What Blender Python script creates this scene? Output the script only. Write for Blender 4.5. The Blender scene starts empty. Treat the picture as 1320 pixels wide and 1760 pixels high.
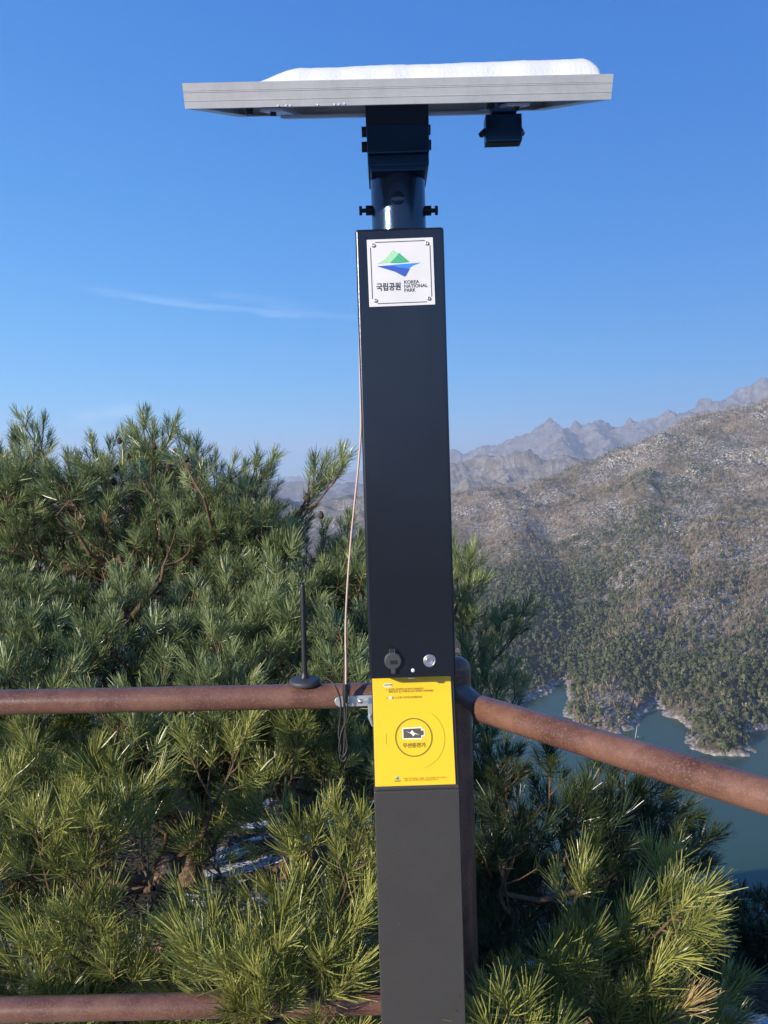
import bpy, bmesh, math, random
import numpy as np
from mathutils import Matrix, Vector, noise as mnoise

random.seed(7); RNG = np.random.default_rng(11)
R = math.radians
C = bpy.context.scene.collection
scene = bpy.context.scene

# ------------------------------------------------------------------ camera
EYE = Vector((0, 0, 1.6))
PITCH, ROLL, F = -2.6, 1.8, 1330.0
cam_d = bpy.data.cameras.new('camera')
cam = bpy.data.objects.new('camera', cam_d); C.objects.link(cam)
cam_d.sensor_fit = 'VERTICAL'; cam_d.sensor_height = 36.0
cam_d.lens = 36.0 * F / 1760.0
cam_d.clip_start = 0.05; cam_d.clip_end = 40000
MR = Matrix.Rotation(R(90 + PITCH), 3, 'X') @ Matrix.Rotation(R(-ROLL), 3, 'Z')
cam.matrix_world = Matrix.Translation(EYE) @ MR.to_4x4()
scene.camera = cam
scene.render.resolution_x = 768; scene.render.resolution_y = 1024

# ------------------------------------------------------------------ sky + sun
SUN_AZ = 49.0      # degrees left of straight behind the viewer
SUN_EL = 17.0
sdir = Vector((-math.sin(R(SUN_AZ)) * math.cos(R(SUN_EL)), -math.cos(R(SUN_AZ)) * math.cos(R(SUN_EL)), math.sin(R(SUN_EL))))
world = bpy.data.worlds.new("World"); scene.world = world; world.use_nodes = True
wn = world.node_tree; wn.nodes.clear()
def N(nt, t, **kw):
    n = nt.nodes.new(t)
    for k, v in kw.items(): setattr(n, k, v)
    return n
sky = N(wn, 'ShaderNodeTexSky', sky_type='NISHITA', sun_disc=False)
sky.sun_elevation = R(SUN_EL); sky.sun_rotation = -math.atan2(sdir.x, sdir.y)
sky.altitude = 600; sky.air_density = 0.7; sky.dust_density = 0.0; sky.ozone_density = 6.0
bg = N(wn, 'ShaderNodeBackground'); bg.inputs['Strength'].default_value = 0.125
wo = N(wn, 'ShaderNodeOutputWorld')
# the phone camera's rendering of this clear sky: one response curve per colour channel
ssep = N(wn, 'ShaderNodeSeparateColor'); wn.links.new(sky.outputs[0], ssep.inputs[0])
scmb = N(wn, 'ShaderNodeCombineColor')
for ch, (ga, gg) in enumerate(((.43, 1.12), (.60, .68), (.71, .36))):
    k = .125
    q1 = N(wn, 'ShaderNodeMath', operation='MULTIPLY'); wn.links.new(ssep.outputs[ch], q1.inputs[0]); q1.inputs[1].default_value = k
    q2 = N(wn, 'ShaderNodeMath', operation='POWER'); wn.links.new(q1.outputs[0], q2.inputs[0]); q2.inputs[1].default_value = gg
    q3 = N(wn, 'ShaderNodeMath', operation='MULTIPLY'); wn.links.new(q2.outputs[0], q3.inputs[0]); q3.inputs[1].default_value = ga / k
    wn.links.new(q3.outputs[0], scmb.inputs[ch])
# thin cirrus streak, laid out on the sky by direction
tc = N(wn, 'ShaderNodeTexCoord')
def cirrus(az0, az1, el0, slope, wid, seed, amt):
    sx = N(wn, 'ShaderNodeSeparateXYZ'); wn.links.new(tc.outputs['Generated'], sx.inputs[0])
    at = N(wn, 'ShaderNodeMath', operation='ARCTAN2'); wn.links.new(sx.outputs[0], at.inputs[0]); wn.links.new(sx.outputs[1], at.inputs[1])
    el = N(wn, 'ShaderNodeMath', operation='ARCSINE'); wn.links.new(sx.outputs[2], el.inputs[0])
    cb = N(wn, 'ShaderNodeCombineXYZ'); wn.links.new(at.outputs[0], cb.inputs[0]); wn.links.new(el.outputs[0], cb.inputs[1]); cb.inputs[2].default_value = seed
    mp = N(wn, 'ShaderNodeMapping'); mp.inputs['Scale'].default_value = (9, 55, 1); mp.inputs['Rotation'].default_value = (0, 0, slope)
    wn.links.new(cb.outputs[0], mp.inputs[0])
    nz = N(wn, 'ShaderNodeTexNoise'); nz.inputs['Scale'].default_value = 1.0; nz.inputs['Detail'].default_value = 6; nz.inputs['Distortion'].default_value = .6
    wn.links.new(mp.outputs[0], nz.inputs['Vector'])
    # distance from the streak line
    l1 = N(wn, 'ShaderNodeMath', operation='MULTIPLY_ADD'); wn.links.new(at.outputs[0], l1.inputs[0]); l1.inputs[1].default_value = -slope; l1.inputs[2].default_value = -el0 + slope * az0
    l2 = N(wn, 'ShaderNodeMath', operation='ADD'); wn.links.new(l1.outputs[0], l2.inputs[0]); wn.links.new(el.outputs[0], l2.inputs[1])
    nf = N(wn, 'ShaderNodeMath', operation='MULTIPLY_ADD'); wn.links.new(nz.outputs[0], nf.inputs[0]); nf.inputs[1].default_value = .03; nf.inputs[2].default_value = -.015
    l2b = N(wn, 'ShaderNodeMath', operation='ADD'); wn.links.new(l2.outputs[0], l2b.inputs[0]); wn.links.new(nf.outputs[0], l2b.inputs[1])
    ab = N(wn, 'ShaderNodeMath', operation='ABSOLUTE'); wn.links.new(l2b.outputs[0], ab.inputs[0])
    m1 = N(wn, 'ShaderNodeMapRange', interpolation_type='SMOOTHERSTEP'); wn.links.new(ab.outputs[0], m1.inputs[0])
    m1.inputs[1].default_value = 0; m1.inputs[2].default_value = wid; m1.inputs[3].default_value = 1; m1.inputs[4].default_value = 0
    a2 = N(wn, 'ShaderNodeMath', operation='SUBTRACT'); wn.links.new(at.outputs[0], a2.inputs[0]); a2.inputs[1].default_value = (az0 + az1) / 2
    a3 = N(wn, 'ShaderNodeMath', operation='ABSOLUTE'); wn.links.new(a2.outputs[0], a3.inputs[0])
    m2 = N(wn, 'ShaderNodeMapRange', interpolation_type='SMOOTHERSTEP'); wn.links.new(a3.outputs[0], m2.inputs[0])
    h = abs(az1 - az0) / 2
    m2.inputs[1].default_value = h * .35; m2.inputs[2].default_value = h; m2.inputs[3].default_value = 1; m2.inputs[4].default_value = 0
    m3 = N(wn, 'ShaderNodeMapRange'); wn.links.new(nz.outputs[0], m3.inputs[0]); m3.inputs[1].default_value = .35; m3.inputs[2].default_value = .7
    p = N(wn, 'ShaderNodeMath', operation='MULTIPLY'); wn.links.new(m1.outputs[0], p.inputs[0]); wn.links.new(m2.outputs[0], p.inputs[1])
    q = N(wn, 'ShaderNodeMath', operation='MULTIPLY'); wn.links.new(p.outputs[0], q.inputs[0]); wn.links.new(m3.outputs[0], q.inputs[1])
    r = N(wn, 'ShaderNodeMath', operation='MULTIPLY'); wn.links.new(q.outputs[0], r.inputs[0]); r.inputs[1].default_value = amt
    return r
def pdir(px, py):
    return (MR @ Vector(((px - 660) / F, -(py - 880) / F, -1))).normalized()
def azel(px, py):
    d = pdir(px, py); return math.atan2(d.x, d.y), math.asin(d.z)
cur = scmb.outputs[0]
for (pa, pb, wid, seed, amt) in (((-60, 466), (760, 556), .009, 1.3, .15), ((330, 500), (560, 530), .006, 4.1, .15), ((90, 725), (280, 690), .012, 7.7, .22)):
    (a0, e0), (a1, e1) = azel(*pa), azel(*pb)
    fac = cirrus(a0, a1, e0, (e1 - e0) / (a1 - a0), wid, seed, amt)
    mx = N(wn, 'ShaderNodeMix', data_type='RGBA'); wn.links.new(fac.outputs[0], mx.inputs[0]); wn.links.new(cur, mx.inputs[6]); mx.inputs[7].default_value = (6.5, 7.5, 9.0, 1)
    cur = mx.outputs[2]
wn.links.new(cur, bg.inputs['Color']); wn.links.new(bg.outputs[0], wo.inputs['Surface'])

sl = bpy.data.lights.new('sun', 'SUN'); sl.energy = 5.0; sl.angle = R(0.5); sl.color = (1.0, .90, .76)
so = bpy.data.objects.new('sun', sl); C.objects.link(so)
so.rotation_euler = sdir.to_track_quat('Z', 'Y').to_euler(); so.location = (0, 0, 30)
scene.view_settings.view_transform = 'Standard'; scene.view_settings.look = 'None'
scene.view_settings.exposure = 0.62; scene.view_settings.gamma = 1.0
scene.render.engine = 'CYCLES'
scene.cycles.max_bounces = 7; scene.cycles.volume_bounces = 1; scene.cycles.transparent_max_bounces = 8

# ------------------------------------------------------------------ helpers
def PD(px, py, d):      # pixel at optical depth d
    return EYE + (MR @ Vector(((px - 660) / F, -(py - 880) / F, -1))) * d
def PY(px, py, Y):      # pixel on the plane y = Y
    d = MR @ Vector(((px - 660) / F, -(py - 880) / F, -1)); return EYE + d * (Y / d.y)
def PZ(px, py, z):
    d = MR @ Vector(((px - 660) / F, -(py - 880) / F, -1)); return EYE + d * ((z - EYE.z) / d.z)

def tag(o, label=None, cat=None, group=None, kind=None):
    if label: o['label'] = label
    if cat: o['category'] = cat
    if group: o['group'] = group
    if kind: o['kind'] = kind
    return o
def thing(name, loc, label, cat, group=None):
    o = bpy.data.objects.new(name, None); o.empty_display_size = .1
    C.objects.link(o); o.location = loc
    return tag(o, label, cat, group)
def base_of(p):
    while p.parent: p = p.parent
    return p.location

class MB:
    def __init__(s): s.v = []; s.f = []; s.smooth = []
    def add(s, vs, fs, smooth=False):
        o = len(s.v); s.v += [Vector(v) for v in vs]; s.f += [tuple(i + o for i in f) for f in fs]; s.smooth += [smooth] * len(fs); return s
    def box(s, c, d, M=None):
        x, y, z = d[0] / 2, d[1] / 2, d[2] / 2; c = Vector(c)
        vs = [Vector(p) for p in ((-x, -y, -z), (x, -y, -z), (x, y, -z), (-x, y, -z), (-x, -y, z), (x, -y, z), (x, y, z), (-x, y, z))]
        vs = [c + v for v in vs]
        if M: vs = [M @ v for v in vs]
        return s.add(vs, [(0, 3, 2, 1), (4, 5, 6, 7), (0, 1, 5, 4), (1, 2, 6, 5), (2, 3, 7, 6), (3, 0, 4, 7)])
    def tube(s, pts, rad, n=12, caps=True, smooth=True):
        pts = [Vector(p) for p in pts]; k = len(pts)
        if not hasattr(rad, '__len__'): rad = [rad] * k
        up = None; rings = []
        for i in range(k):
            t = (pts[min(i + 1, k - 1)] - pts[max(i - 1, 0)])
            if t.length < 1e-9: t = Vector((0, 0, 1))
            t.normalize()
            if up is None:
                a = Vector((0, 0, 1)) if abs(t.z) < .9 else Vector((1, 0, 0)); up = t.cross(a).normalized()
            up = (up - t * up.dot(t))
            if up.length < 1e-6: up = t.orthogonal()
            up.normalize(); b = t.cross(up)
            rings.append([pts[i] + (up * math.cos(2 * math.pi * j / n) + b * math.sin(2 * math.pi * j / n)) * rad[i] for j in range(n)])
        vs = [v for r in rings for v in r]
        fs = [(i * n + j, i * n + (j + 1) % n, (i + 1) * n + (j + 1) % n, (i + 1) * n + j) for i in range(k - 1) for j in range(n)]
        s.add(vs, fs, smooth)
        if caps:
            s.add(rings[0], [tuple(range(n))[::-1]]); s.add(rings[-1], [tuple(range(n))])
        return s
    def cyl(s, a, b, r, n=24, r2=None): return s.tube([a, b], [r, r if r2 is None else r2], n)
    def lathe(s, base, prof, n=32, axis='Z', M=None):   # prof: (radius, height) list
        vs = []
        for r, h in prof:
            for j in range(n):
                a = 2 * math.pi * j / n
                p = Vector((r * math.cos(a), r * math.sin(a), h))
                if axis == 'Y': p = Vector((p.x, -h, p.y))      # grows towards the viewer
                vs.append(Vector(base) + p)
        k = len(prof)
        fs = [(i * n + j, i * n + (j + 1) % n, (i + 1) * n + (j + 1) % n, (i + 1) * n + j) for i in range(k - 1) for j in range(n)]
        s.add(vs, fs, True); return s
    def prism(s, poly, y0, y1):     # polygon in x,z extruded along y
        n = len(poly)
        vs = [(x, y0, z) for x, z in poly] + [(x, y1, z) for x, z in poly]
        fs = [tuple(range(n)), tuple(range(2 * n - 1, n - 1, -1))] + [(i, i + n, (i + 1) % n + n, (i + 1) % n) for i in range(n)]
        return s.add(vs, fs)
    def build(s, name, mat, parent=None, bevel=0, seg=2, M=None, base=None):
        me = bpy.data.meshes.new(name); b = base if base is not None else (base_of(parent) if parent else Vector((0, 0, 0)))
        vs = [(M @ v if M else v) - b for v in s.v]
        me.from_pydata([tuple(v) for v in vs], [], s.f)
        me.polygons.foreach_set('use_smooth', s.smooth)
        bm = bmesh.new(); bm.from_mesh(me); bmesh.ops.recalc_face_normals(bm, faces=bm.faces)
        bm.to_mesh(me); bm.free()
        me.materials.append(mat)
        o = bpy.data.objects.new(name, me); C.objects.link(o)
        if parent: o.parent = parent
        else: o.location = b
        if bevel:
            m = o.modifiers.new('bevel', 'BEVEL'); m.width = bevel; m.segments = seg; m.limit_method = 'ANGLE'; m.angle_limit = R(40)
            m.harden_normals = False
            me.polygons.foreach_set('use_smooth', [True] * len(me.polygons))
            w = o.modifiers.new('wn', 'WEIGHTED_NORMAL')
        return o

def np_mesh(name, V, faces, mat, parent=None, base=None, attr=None, smooth=False):
    """V (n,3) float, faces (m,k) int array of equal-size polygons"""
    me = bpy.data.meshes.new(name)
    b = np.array(base_of(parent) if parent else (base if base is not None else (0, 0, 0)), dtype=np.float32)
    V = np.asarray(V, dtype=np.float32) - b
    m, k = faces.shape
    me.vertices.add(len(V)); me.vertices.foreach_set('co', V.ravel())
    me.loops.add(m * k); me.loops.foreach_set('vertex_index', faces.astype(np.int32).ravel())
    me.polygons.add(m); me.polygons.foreach_set('loop_start', np.arange(0, m * k, k, dtype=np.int32)); me.polygons.foreach_set('loop_total', np.full(m, k, dtype=np.int32))
    if smooth: me.polygons.foreach_set('use_smooth', np.ones(m, dtype=bool))
    me.update(calc_edges=True)
    if attr:
        for an, av in attr.items():
            at = me.attributes.new(an, 'FLOAT', 'POINT'); at.data.foreach_set('value', av.astype(np.float32))
    me.materials.append(mat)
    o = bpy.data.objects.new(name, me); C.objects.link(o)
    if parent: o.parent = parent
    else: o.location = tuple(b)
    return o

# ------------------------------------------------------------------ materials
def mat(name, col, rough=.5, metal=0, spec=.5, bump=None, var=None, coat=0):
    """bump=(scale,strength,dist)  var=(scale, colour2, lo, hi)"""
    m = bpy.data.materials.new(name); m.use_nodes = True; nt = m.node_tree
    b = nt.nodes['Principled BSDF']; b.inputs['Base Color'].default_value = (*col, 1)
    b.inputs['Roughness'].default_value = rough; b.inputs['Metallic'].default_value = metal
    b.inputs['Specular IOR Level'].default_value = spec; b.inputs['Coat Weight'].default_value = coat
    t = N(nt, 'ShaderNodeTexCoord')
    if var:
        nz = N(nt, 'ShaderNodeTexNoise'); nz.inputs['Scale'].default_value = var[0]; nz.inputs['Detail'].default_value = 6; nz.inputs['Roughness'].default_value = .65
        nt.links.new(t.outputs['Object'], nz.inputs['Vector'])
        mr = N(nt, 'ShaderNodeMapRange'); mr.inputs[1].default_value = var[2]; mr.inputs[2].default_value = var[3]
        nt.links.new(nz.outputs[0], mr.inputs[0])
        mx = N(nt, 'ShaderNodeMix', data_type='RGBA'); mx.inputs[6].default_value = (*col, 1); mx.inputs[7].default_value = (*var[1], 1)
        nt.links.new(mr.outputs[0], mx.inputs[0]); nt.links.new(mx.outputs[2], b.inputs['Base Color'])
    if bump:
        nz = N(nt, 'ShaderNodeTexNoise'); nz.inputs['Scale'].default_value = bump[0]; nz.inputs['Detail'].default_value = 3
        nt.links.new(t.outputs['Object'], nz.inputs['Vector'])
        bp = N(nt, 'ShaderNodeBump'); bp.inputs['Strength'].default_value = bump[1]; bp.inputs['Distance'].default_value = bump[2]
        nt.links.new(nz.outputs[0], bp.inputs['Height']); nt.links.new(bp.outputs[0], b.inputs['Normal'])
    return m
M_post = mat('post_paint', (.044, .052, .068), .24, .8, .5, bump=(420, .25, .0006), var=(5, (.038, .043, .054), .4, .7))
M_low = mat('post_paint_lower', (.062, .058, .053), .42, .3, .5, bump=(420, .6, .0006), var=(4, (.070, .066, .060), .4, .65))
def weather(m, specks=(.22, .21, .19), s1=(180, 180, 6), amt=.5):
    nt = m.node_tree; b = nt.nodes['Principled BSDF']; t = N(nt, 'ShaderNodeTexCoord')
    src = b.inputs['Base Color'].links[0].from_socket if b.inputs['Base Color'].links else None
    cur_ = src
    for sc_, lo, hi in ((s1, .70, .76), ((60, 60, 60), .73, .76), ((3, 3, 1.2), .55, .75)):
        mp = N(nt, 'ShaderNodeMapping'); mp.inputs['Scale'].default_value = sc_; nt.links.new(t.outputs['Object'], mp.inputs[0])
        n = N(nt, 'ShaderNodeTexNoise'); n.inputs['Scale'].default_value = 1; n.inputs['Detail'].default_value = 3; nt.links.new(mp.outputs[0], n.inputs['Vector'])
        q = N(nt, 'ShaderNodeMapRange'); nt.links.new(n.outputs[0], q.inputs[0]); q.inputs[1].default_value = lo; q.inputs[2].default_value = hi; q.inputs[4].default_value = amt if sc_[0] > 5 else .12
        x = N(nt, 'ShaderNodeMix', data_type='RGBA'); nt.links.new(q.outputs[0], x.inputs[0]); nt.links.new(cur_, x.inputs[6]); x.inputs[7].default_value = (*specks, 1)
        cur_ = x.outputs[2]
    nt.links.new(cur_, b.inputs['Base Color'])
weather(M_post, amt=.4, s1=(120, 120, 3)); weather(M_low, amt=.18)
M_pole = mat('pole_paint', (.026, .046, .085), .26, .8, .6, bump=(160, .35, .0008), coat=.4)
M_clamp = mat('clamp_paint', (.025, .075, .16), .3, .8, .5, bump=(300, .3, .0004))
M_bolt = mat('black_bolt', (.012, .014, .02), .4, .3)
M_alu = mat('aluminium', (.58, .59, .61), .45, .3, .5, var=(30, (.50, .51, .53), .4, .7), bump=(250, .15, .0003))
M_back = mat('white_backsheet', (.75, .77, .80), .6)
M_cell = mat('solar_cell', (.008, .012, .035), .12)
M_plate = mat('white_enamel', (.72, .71, .73), .35, var=(6, (.66, .66, .68), .45, .7))
M_ink = mat('grey_ink', (.05, .05, .06), .6)
M_steel = mat('stainless_steel', (.62, .62, .62), .38, .9, var=(60, (.4, .4, .42), .4, .65))
M_galv = mat('galvanised_steel', (.62, .66, .68), .38, .7, var=(40, (.42, .47, .5), .4, .65))
M_yellow = mat('yellow_acrylic', (.84, .555, .016), .3, 0, .5, var=(5, (.81, .535, .014), .4, .7))
M_cap = mat('dark_rubber', (.045, .047, .052), .55)
M_blk = mat('black_plastic', (.014, .015, .017), .42)
M_white = mat('white_plastic', (.8, .79, .76), .4)
M_snow = mat('snow', (.66, .67, .69), .8, 0, .2, bump=(220, .35, .003))
M_cable = mat('pinkish_cable', (.60, .44, .38), .5)
M_cableb = mat('black_cable', (.03, .028, .026), .5)
M_bark = mat('pine_bark', (.20, .13, .085), .85, 0, .2, bump=(55, 1, .012), var=(28, (.07, .045, .032), .42, .6))
M_bark_lit = mat('sunlit_pine_bark', (.42, .29, .20), .85, 0, .2, bump=(45, 1, .015), var=(24, (.11, .07, .05), .44, .58))  # sunlight on the low trunk put into a paler bark colour
M_twig = mat('pine_twig', (.12, .075, .045), .8, 0, .2, var=(40, (.20, .13, .08), .4, .7))
M_cone = mat('pine_cone', (.05, .032, .022), .8, bump=(90, 1, .006))
M_paper = mat('cream_print', (.80, .76, .60), .5)
for nm, c in (('green_print', (.06, .42, .22)), ('lime_print', (.38, .68, .42)), ('cyan_print', (.04, .26, .72)), ('blue_print', (.035, .10, .48)), ('taupe_print', (.09, .075, .045)), ('olive_print', (.20, .15, .015)), ('faint_print', (.55, .38, .01))):
    globals()['M_' + nm] = mat(nm, c, .5)

def rust_mat():
    m = bpy.data.materials.new('rusty_brown_paint'); m.use_nodes = True; nt = m.node_tree; b = nt.nodes['Principled BSDF']
    t = N(nt, 'ShaderNodeTexCoord')
    n1 = N(nt, 'ShaderNodeTexNoise'); n1.inputs['Scale'].default_value = 9; n1.inputs['Detail'].default_value = 8; n1.inputs['Roughness'].default_value = .7
    n2 = N(nt, 'ShaderNodeTexNoise'); n2.inputs['Scale'].default_value = 260; n2.inputs['Detail'].default_value = 4
    for n in (n1, n2): nt.links.new(t.outputs['Object'], n.inputs['Vector'])
    cr = N(nt, 'ShaderNodeValToRGB'); e = cr.color_ramp.elements
    e[0].position = .32; e[0].color = (.078, .035, .024, 1); e[1].position = .68; e[1].color = (.21, .108, .072, 1)
    x = e.new(.5); x.color = (.135, .065, .045, 1)
    nt.links.new(n1.outputs[0], cr.inputs[0])
    mr = N(nt, 'ShaderNodeMapRange'); mr.inputs[1].default_value = .52; mr.inputs[2].default_value = .72; nt.links.new(n2.outputs[0], mr.inputs[0])
    mx = N(nt, 'ShaderNodeMix', data_type='RGBA'); nt.links.new(mr.outputs[0], mx.inputs[0]); nt.links.new(cr.outputs[0], mx.inputs[6]); mx.inputs[7].default_value = (.24, .125, .09, 1)
    n3 = N(nt, 'ShaderNodeTexNoise'); n3.inputs['Scale'].default_value = 90; n3.inputs['Detail'].default_value = 5
    mp = N(nt, 'ShaderNodeMapping'); mp.inputs['Scale'].default_value = (.4, .4, 2.2); nt.links.new(t.outputs['Object'], mp.inputs[0]); nt.links.new(mp.outputs[0], n3.inputs['Vector'])
    m3 = N(nt, 'ShaderNodeMapRange'); m3.inputs[1].default_value = .70; m3.inputs[2].default_value = .76; nt.links.new(n3.outputs[0], m3.inputs[0])
    mx2 = N(nt, 'ShaderNodeMix', data_type='RGBA'); nt.links.new(m3.outputs[0], mx2.inputs[0]); nt.links.new(mx.outputs[2], mx2.inputs[6]); mx2.inputs[7].default_value = (.04, .02, .018, 1)
    nt.links.new(mx2.outputs[2], b.inputs['Base Color']); b.inputs['Roughness'].default_value = .3
    bp = N(nt, 'ShaderNodeBump'); bp.inputs['Strength'].default_value = .35; bp.inputs['Distance'].default_value = .0008; nt.links.new(n2.outputs[0], bp.inputs['Height']); nt.links.new(bp.outputs[0], b.inputs['Normal'])
    return m
M_rust = rust_mat()
M_stub = mat('grey_brown_paint', (.22, .18, .15), .5, var=(30, (.13, .10, .085), .4, .7))

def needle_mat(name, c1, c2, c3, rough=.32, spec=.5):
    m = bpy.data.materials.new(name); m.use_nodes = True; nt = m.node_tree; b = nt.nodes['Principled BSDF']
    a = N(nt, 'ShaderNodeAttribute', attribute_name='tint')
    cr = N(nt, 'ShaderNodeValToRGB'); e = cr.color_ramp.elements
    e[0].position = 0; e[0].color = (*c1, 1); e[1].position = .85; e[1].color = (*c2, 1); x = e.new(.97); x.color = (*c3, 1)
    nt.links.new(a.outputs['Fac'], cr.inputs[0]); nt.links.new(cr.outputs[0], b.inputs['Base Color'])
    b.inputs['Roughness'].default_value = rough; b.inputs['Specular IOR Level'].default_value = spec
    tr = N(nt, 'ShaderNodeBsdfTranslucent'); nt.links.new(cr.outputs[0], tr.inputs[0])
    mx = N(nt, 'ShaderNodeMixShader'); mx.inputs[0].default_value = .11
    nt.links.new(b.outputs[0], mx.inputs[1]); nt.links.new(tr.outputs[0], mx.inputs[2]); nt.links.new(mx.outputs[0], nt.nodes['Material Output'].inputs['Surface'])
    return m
M_needle = needle_mat('pine_needles', (.055, .085, .020), (.43, .43, .115), (.42, .30, .13))
M_needle_hazed = needle_mat('haze_tinted_pine_needles', (.058, .095, .036), (.34, .39, .165), (.40, .30, .15))  # veil of haze over the farther pines mixed into the needle colour
M_needle_shade = needle_mat('shade_tinted_pine_needles', (.022, .042, .018), (.075, .10, .036), (.18, .14, .07))  # shade over these pines painted in as a darker needle colour

# ------------------------------------------------------------------ terrain
WATER = -150.0
def ridge(pts): return np.array([[p.x, p.y, p.z] for p in pts])
def rp(*t): return ridge([PY(*q) for q in t])
ridges = []   # (points, slope)
# far blue range left of the post
ridges.append((rp((-500, 820, 9500), (-200, 835, 9500), (150, 838, 9500), (300, 838, 9500), (440, 832, 9200), (500, 819, 9000), (560, 813, 9000), (620, 806, 9000), (700, 800, 8500), (800, 792, 8000)), .35))
# high far range on the right
ridges.append((rp((700, 800, 5600), (775, 780, 5500), (830, 769, 5400), (870, 766, 5400), (900, 752, 5300), (945, 726, 5200), (975, 742, 5200), (1000, 731, 5100), (1020, 725, 5100), (1060, 738, 5000), (1090, 723, 4900), (1110, 724, 4800),
                  (1140, 712, 4700), (1190, 708, 4600), (1225, 685, 4500), (1245, 690, 4400), (1290, 659, 4300), (1320, 648, 4200), (1450, 650, 4200), (1700, 690, 4200)), .5))
ridges.append((rp((945, 727, 5200), (965, 765, 4300), (980, 800, 3600)), .7))
ridges.append((rp((1020, 726, 5100), (1045, 765, 4200), (1060, 800, 3500)), .7))
ridges.append((rp((1190, 709, 4600), (1160, 750, 3900)), .7))
# brown middle hills
ridges.append((rp((690, 835, 2900), (780, 806, 2800), (850, 789, 2700), (900, 783, 2650), (960, 784, 2600), (1040, 792, 2500)), .38))
ridges.append((rp((690, 880, 2200), (780, 846, 2150), (840, 822, 2100), (900, 812, 2000), (970, 806, 1900)), .42))
# main near mountain on the right
ridges.append((rp((1700, 560, 1250), (1450, 650, 1220), (1320, 692, 1200), (1285, 697, 1180), (1240, 720, 1170), (1200, 752, 1160), (1160, 788, 1140), (1112, 784, 1120), (1080, 788, 1130), (1035, 808, 1170), (990, 824, 1200), (940, 846, 1180), (900, 862, 1130), (840, 843, 1080), (800, 868, 1030), (760, 895, 980), (700, 920, 950)), .39))
# spurs running down to the lake
tip1 = PZ(1040, 1262, WATER); tip2 = PZ(1262, 1300, WATER); tip3 = PZ(850, 1235, WATER)
ridges.append((ridge([PY(1112, 749, 1120), PY(1120, 880, 850), PY(1105, 1000, 680), PY(1075, 1120, 555), PY(1050, 1195, 483), tip1 + Vector((0, 8, 6))]), .60))
ridges.append((ridge([PY(1330, 672, 1180), PY(1350, 850, 830), PY(1330, 1010, 650), PY(1290, 1130, 525), PY(1235, 1205, 455), PY(1230, 1255, 428), tip2 + Vector((0, 8, 5))]), .60))
ridges.append((ridge([PY(840, 843, 1080), PY(870, 960, 800), PY(880, 1060, 640), PY(870, 1150, 540), tip3 + Vector((0, 8, 4))]), .55))
ridges.append((ridge([PY(990, 797, 1200), PY(985, 900, 920), PY(975, 1000, 760), PY(985, 1100, 620), PY(975, 1160, 555)]), .5))
ridges.append((ridge([PY(1215, 900, 800), PY(1190, 1060, 610), PY(1160, 1180, 505), PY(1150, 1200, 490)]), .5))
ridges.append((ridge([PY(1550, 900, 800), PY(1520, 1100, 560), PY(1470, 1220, 470)]), .5))
# western shore hidden behind the pines
ridges.append((rp((-700, 868, 1500), (-200, 872, 1500), (200, 870, 1500), (450, 862, 1600), (560, 858, 1700), (640, 862, 1700), (740, 880, 1500)), .35))
ridges.append((ridge([Vector((-1400, 2600, 20)), Vector((-900, 1700, 0)), Vector((-500, 1200, -60)), Vector((-200, 1000, -120))]), .4))
ridges.append((ridge([Vector((-3000, 3500, 60)), Vector((-1500, 3800, 0)), Vector((0, 4200, -20)), Vector((700, 4200, 0))]), .3))

def vnoise(x, y, seed=0):
    xi = np.floor(x).astype(np.int64); yi = np.floor(y).astype(np.int64); xf = x - xi; yf = y - yi
    def h(a, b):
        n = (a * 374761393 + b * 668265263 + seed * 974634777) & 0xFFFFFFFF
        n = ((n ^ (n >> 13)) * 1274126177) & 0xFFFFFFFF
        return ((n ^ (n >> 16)) & 0xFFFF) / 65535.0
    u = xf * xf * (3 - 2 * xf); v = yf * yf * (3 - 2 * yf)
    return (h(xi, yi) * (1 - u) + h(xi + 1, yi) * u) * (1 - v) + (h(xi, yi + 1) * (1 - u) + h(xi + 1, yi + 1) * u) * v
def fbm(x, y, o=5, seed=0, ridged=False):
    s = np.zeros_like(x); a = 1.; t = 0
    for i in range(o):
        n = vnoise(x + 17.3 * i, y - 9.1 * i, seed + i)
        if ridged: n = 1 - np.abs(2 * n - 1)
        s += a * n; t += a; a *= .5; x = x * 2.03; y = y * 2.03
    return s / t
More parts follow.
